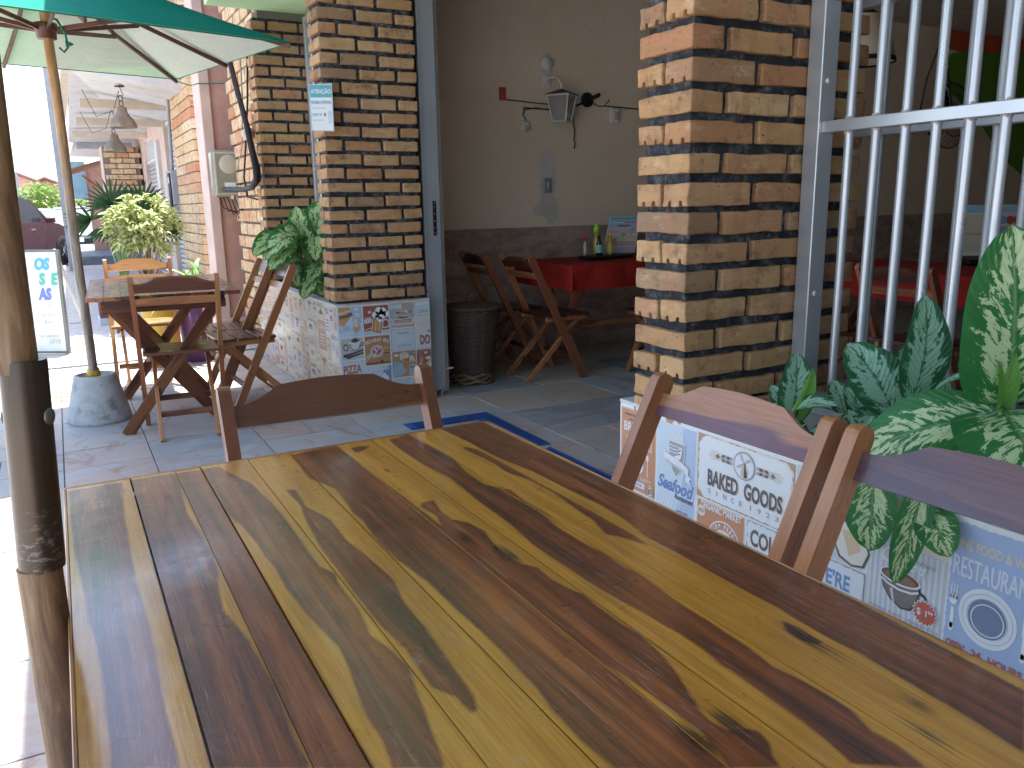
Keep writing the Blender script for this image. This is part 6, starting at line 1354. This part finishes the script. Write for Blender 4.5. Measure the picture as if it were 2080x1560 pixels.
root = empty('purple_pot', (.86,6.62,0), 0, 'dark purple container beside the yellow one', 'plant pot'); mb = MB(); mb.lathe([(.001,0),(.11,0),(.13,.46),(.12,.46),(.001,.42)], (0,0,0), 'purple_plastic', 24); mb.build('pot', root)
mb = MB()
for k in range(12): a = RNG.uniform(0,6.28); L = RNG.uniform(.25,.5); leaf(mb, (.03*math.cos(a),.03*math.sin(a),.42), (L*.9*math.cos(a),L*.9*math.sin(a),.42+RNG.uniform(-.02,.42)), .04, (0,-.3,1), 'bright_leaf', .35, .3, 9, 2, .4, curl=.2)
mb.build('leaves', root)
mb = MB(); mb.box((.52,9.3,.045), (.50,.28,.09), 'grey_tile_top', None, .01); mb.box((.40,9.25,.17), (.24,.2,.16), 'maroon_paint', None, .01); tag(mb.build('maroon_box'), 'maroon box on a low block under the second table', 'box')
root = empty('blue_drum', (1.22,27.4,0), 0, 'blue plastic drum standing in front of the parked cars', 'drum'); mb = MB(); mb.lathe([(.001,0),(.27,0),(.29,.05),(.29,.28),(.30,.3),(.29,.32),(.29,.58),(.27,.62),(.001,.62)], (0,0,-.02), 'blue_plastic', 24); mb.build('drum_body', root)
mb = MB()
for k in range(260):
    x, y = RNG.gauss(-.05,.16), RNG.gauss(5.75,.10); p = Vector((x,y,.012+RNG.random()*.02)); a = RNG.uniform(0,6.28); leaf(mb, p, p+Vector((math.cos(a)*.03,math.sin(a)*.03,.008)), .012, (0,0,1), RNG.choice(['tree_leaf','cream_leaf','cream_leaf']), .2, .3, 2, 2)
tag(mb.build('fallen_leaves'), kind='stuff')
# cars
def car(label, loc, rz, paint, plate=None):
    r = empty('parked_car', loc, rz, label, 'car'); W = .84
    P = [(-2.0,.30),(-2.02,.62),(-1.95,.86),(-1.55,.93),(-.95,.95),(.75,.95),(1.25,.90),(1.80,.76),(1.98,.60),(2.0,.30),(1.68,.28),(1.62,.46),(1.42,.60),(1.18,.60),(.98,.46),(.92,.26),(-.92,.26),(-.98,.46),(-1.18,.60),(-1.42,.60),(-1.62,.46),(-1.68,.28)]
    def loft(outs, mat, nm):
        mb = MB(); n = len(outs[0][1]); V = []
        for w, pts in outs: V += [(x, w, z) for x, z in pts]
        F = [(k*n+i, k*n+(i+1)%n, (k+1)*n+(i+1)%n, (k+1)*n+i) for k in range(len(outs)-1) for i in range(n)]
        F += [tuple(range(n)), tuple(range((len(outs)-1)*n, len(outs)*n))]; mb.add(V, F, mat); return mb.build(nm, r)
    def shr(pts, q): return [(x*(1-q*.25), z if z < .6 else z-q*.05) for x, z in pts]
    loft([(-W,shr(P,.10)),(-W*.93,shr(P,.0)),(0,P),(W*.93,shr(P,.0)),(W,shr(P,.10))], paint, 'body')
    G = [(-1.72,.92),(-1.40,1.34),(-1.05,1.43),(-.1,1.45),(.25,1.38),(.95,.93)]
    loft([(-W*.90,[(x*.99,z) for x, z in G]),(-W*.86,[(x,z) for x, z in G]),(W*.86,[(x,z) for x, z in G]),(W*.90,[(x*.99,z) for x, z in G])], 'car_glass', 'windows') 
    loft([(-W*.84,[(-1.44,1.345),(-1.05,1.44),(-.1,1.46),(.22,1.40),(.2,1.38),(-1.4,1.32)]),(0,[(-1.44,1.365),(-1.05,1.465),(-.1,1.485),(.24,1.42),(.2,1.38),(-1.4,1.32)]),(W*.84,[(-1.44,1.345),(-1.05,1.44),(-.1,1.46),(.22,1.40),(.2,1.38),(-1.4,1.32)])], paint, 'roof')
    for sy in (-1,1):
        for a, b in (((.95,.93),(.22,1.40)),((-.30,.94),(-.36,1.44)),((-1.72,.92),(-1.40,1.36)),((-1.2,.94),(-1.15,1.40))): mb = MB(); mb.beam((a[0],sy*W*.905,a[1]),(b[0],sy*W*.87,b[1]),.05,.03,paint,(1,0,0)); mb.build('pillar_trim', r)
        for x in (-1.30,1.30):
            mb = MB(); mb.lathe([(.001,-.10),(.20,-.10),(.31,-.10),(.33,-.07),(.33,.07),(.31,.10),(.20,.10)], (0,0,0), 'tyre', 28, 'y'); o = mb.build('wheel', r, (x,sy*(W-.09),.32)); mb = MB(); mb.lathe([(.001,.105),(.06,.11),(.07,.08),(.18,.085),(.205,.10)] if sy > 0 else [(.001,-.105),(.06,-.11),(.07,-.08),(.18,-.085),(.205,-.10)], (0,0,0), 'rim_metal', 20, 'y')
            for k in range(5): a = R(72*k); mb.beam((.05*math.cos(a),sy*.10,.05*math.sin(a)),(.19*math.cos(a),sy*.10,.19*math.sin(a)),.04,.015,'rim_metal',(0,1,0))
            mb.build('rim', o)
        mb = MB(); mb.box((.72,sy*(W+.07),.98), (.10,.16,.11), paint, None, .02); mb.build('mirror', r)
        for x in (-.95,.05): mb = MB(); mb.box((x,sy*(W+.005),.80), (.15,.02,.03), 'rim_metal', None, .004); mb.build('door_handle', r)
        mb = MB(); mb.box((1.90,sy*.58,.68), (.14,.32,.13), 'white_plastic', None, .02); mb.build('headlight', r); mb = MB(); mb.box((-1.98,sy*.62,.74), (.08,.22,.16), 'red_cap', None, .02); mb.build('tail_light', r)
    mb = MB(); mb.box((2.0,0,.42), (.06,1.5,.18), 'black_rubber', None, .02); mb.build('bumper', r)
    mb = MB(); mb.box((2.035,0,.46), (.01,.42,.13), 'paper'); mb.build('number_plate', r)
    mb = MB(); mb.box((0,0,.24), (3.4,1.5,.06), 'black_rubber'); mb.build('underbody', r)
    return r
car('maroon red hatchback parked in the street behind the menu board', (-1.20,19.9,0), R(66), 'car_red')
car('pale olive car facing us beside the blue drum', (.75,30.6,-.16), R(-97), 'car_olive')
car('white car parked farther up the street', (-.75,35.0,-.2), R(-100), 'car_white')
car('pale silver car half hidden beyond the white one', (-2.0,40.0,-.2), R(-95), 'car_white')
# far houses, wall and trees
def house(label, loc, w_, d_, h_, mat, rz=0):
    r = empty('house', loc, rz, label, 'house'); mb = MB(); mb.box((0,0,h_/2), (w_,d_,h_), mat); mb.prism([(-w_/2,0),(w_/2,0),(0,w_*.22)], (0,-d_/2+.01,h_), (1,0,0), (0,0,1), d_-.02, mat, (0,1,0)); mb.build('wall', r)
    mb = MB(); 
    for sx in (-1,1): mb.prism([(0,0),(d_+.8,0),(d_+.8,.15),(0,.15)], (sx*(w_/2+.5),-d_/2-.4,h_-.20), (0,1,0), Vector((-sx*(w_/2+.5),0,w_*.22+.28)).normalized() if False else (0,0,1), .01, 'roof_tile', (1,0,0)) if False else mb.add([(sx*(w_/2+.5),-d_/2-.4,h_-.2),(sx*(w_/2+.5),d_/2+.4,h_-.2),(0,d_/2+.4,h_+w_*.22+.05),(0,-d_/2-.4,h_+w_*.22+.05),(sx*(w_/2+.5),-d_/2-.4,h_-.05),(sx*(w_/2+.5),d_/2+.4,h_-.05),(0,d_/2+.4,h_+w_*.22+.2),(0,-d_/2-.4,h_+w_*.22+.2)], [(0,1,2,3),(4,5,6,7),(0,1,5,4),(1,2,6,5),(3,0,4,7),(2,3,7,6)], 'roof_tile')
    mb.build('roof', r)
    for x in (-w_*.25,w_*.25): mb = MB(); mb.box((x,-d_/2-.02,h_*.62), (.9,.06,1.0), 'window_blue'); mb.box((x,-d_/2-.03,h_*.62-.55), (1.1,.1,.08), 'white_paint'); mb.build('window', r)
    return r
house('pale pink gabled house at the end of the street', (-3.2,66,0), 5.0, 8, 3.0, 'pink_paint'); house('low red roofed house nearer the bush', (-.3,72,0), 5.5, 7, 2.2, 'pink_paint'); house('long low house with orange wall at the far left', (-9.5,70,0), 8, 7, 3.2, 'terracotta')
mb = MB(); mb.box((-2.4,52,.66), (9,.25,1.32), 'concrete'); tag(mb.build('boundary_wall'), 'grey rendered boundary wall across the end of the street', 'wall')
def tree(label, loc, rx, rz_, cz, n, seed, th=.15):
    rg = random.Random(seed); r = empty('leafy_tree', loc, 0, label, 'tree'); mb = MB(); mb.tube([(0,0,0),(.05,0,cz*.5),(0,0,cz)], [th,th*.8,th*.5], 'bark', 8)
    for k in range(7): a = rg.uniform(0,6.28); mb.tube([(0,0,cz*.55),(rx*.4*math.cos(a),rx*.4*math.sin(a),cz*.9),(rx*.75*math.cos(a),rx*.75*math.sin(a),cz+rz_*.3)], [th*.4,th*.25,th*.08], 'bark', 5)
    mb.build('trunk', r); mb = MB()
    for k in range(n):
        a = rg.uniform(0,6.28); ph = math.acos(rg.uniform(-1,1)); q = rg.random()**.4; p = Vector((rx*q*math.sin(ph)*math.cos(a), rx*q*math.sin(ph)*math.sin(a), cz+rz_*q*math.cos(ph)))
        if noise.noise(p*1.1+Vector((seed,0,0))) < -.08: continue
        d = Vector((rg.uniform(-1,1),rg.uniform(-1,1),rg.uniform(-1,.4))).normalized(); L = rg.uniform(.16,.30)*max(1, rx/1.6); leaf(mb, p, p+d*L, L*.5, (rg.uniform(-1,1),rg.uniform(-1,1),1), 'tree_leaf', .1, .2, 2, 2)
    mb.build('crown', r)
tree('rounded yellow-green tree in front of the boundary wall', (-.45,44,0), 1.35, 1.15, 1.35, 2600, 3); tree('second lower yellow-green tree behind the grey column', (1.7,46,0), 1.2, .9, 1.1, 1800, 5)
mb = MB(); mb.tube([(-3.2,44,5.0),(-2.9,44,4.95),(-1.6,44,3.2),(-1.3,44,2.9)], .03, 'grey_paint', 6); mb.tube([(-1.3,44,2.9),(-1.3,44,0)], .05, 'grey_paint', 6); tag(mb.build('street_lamp_arm'), 'thin bent street lamp arm against the white sky', 'street lamp')
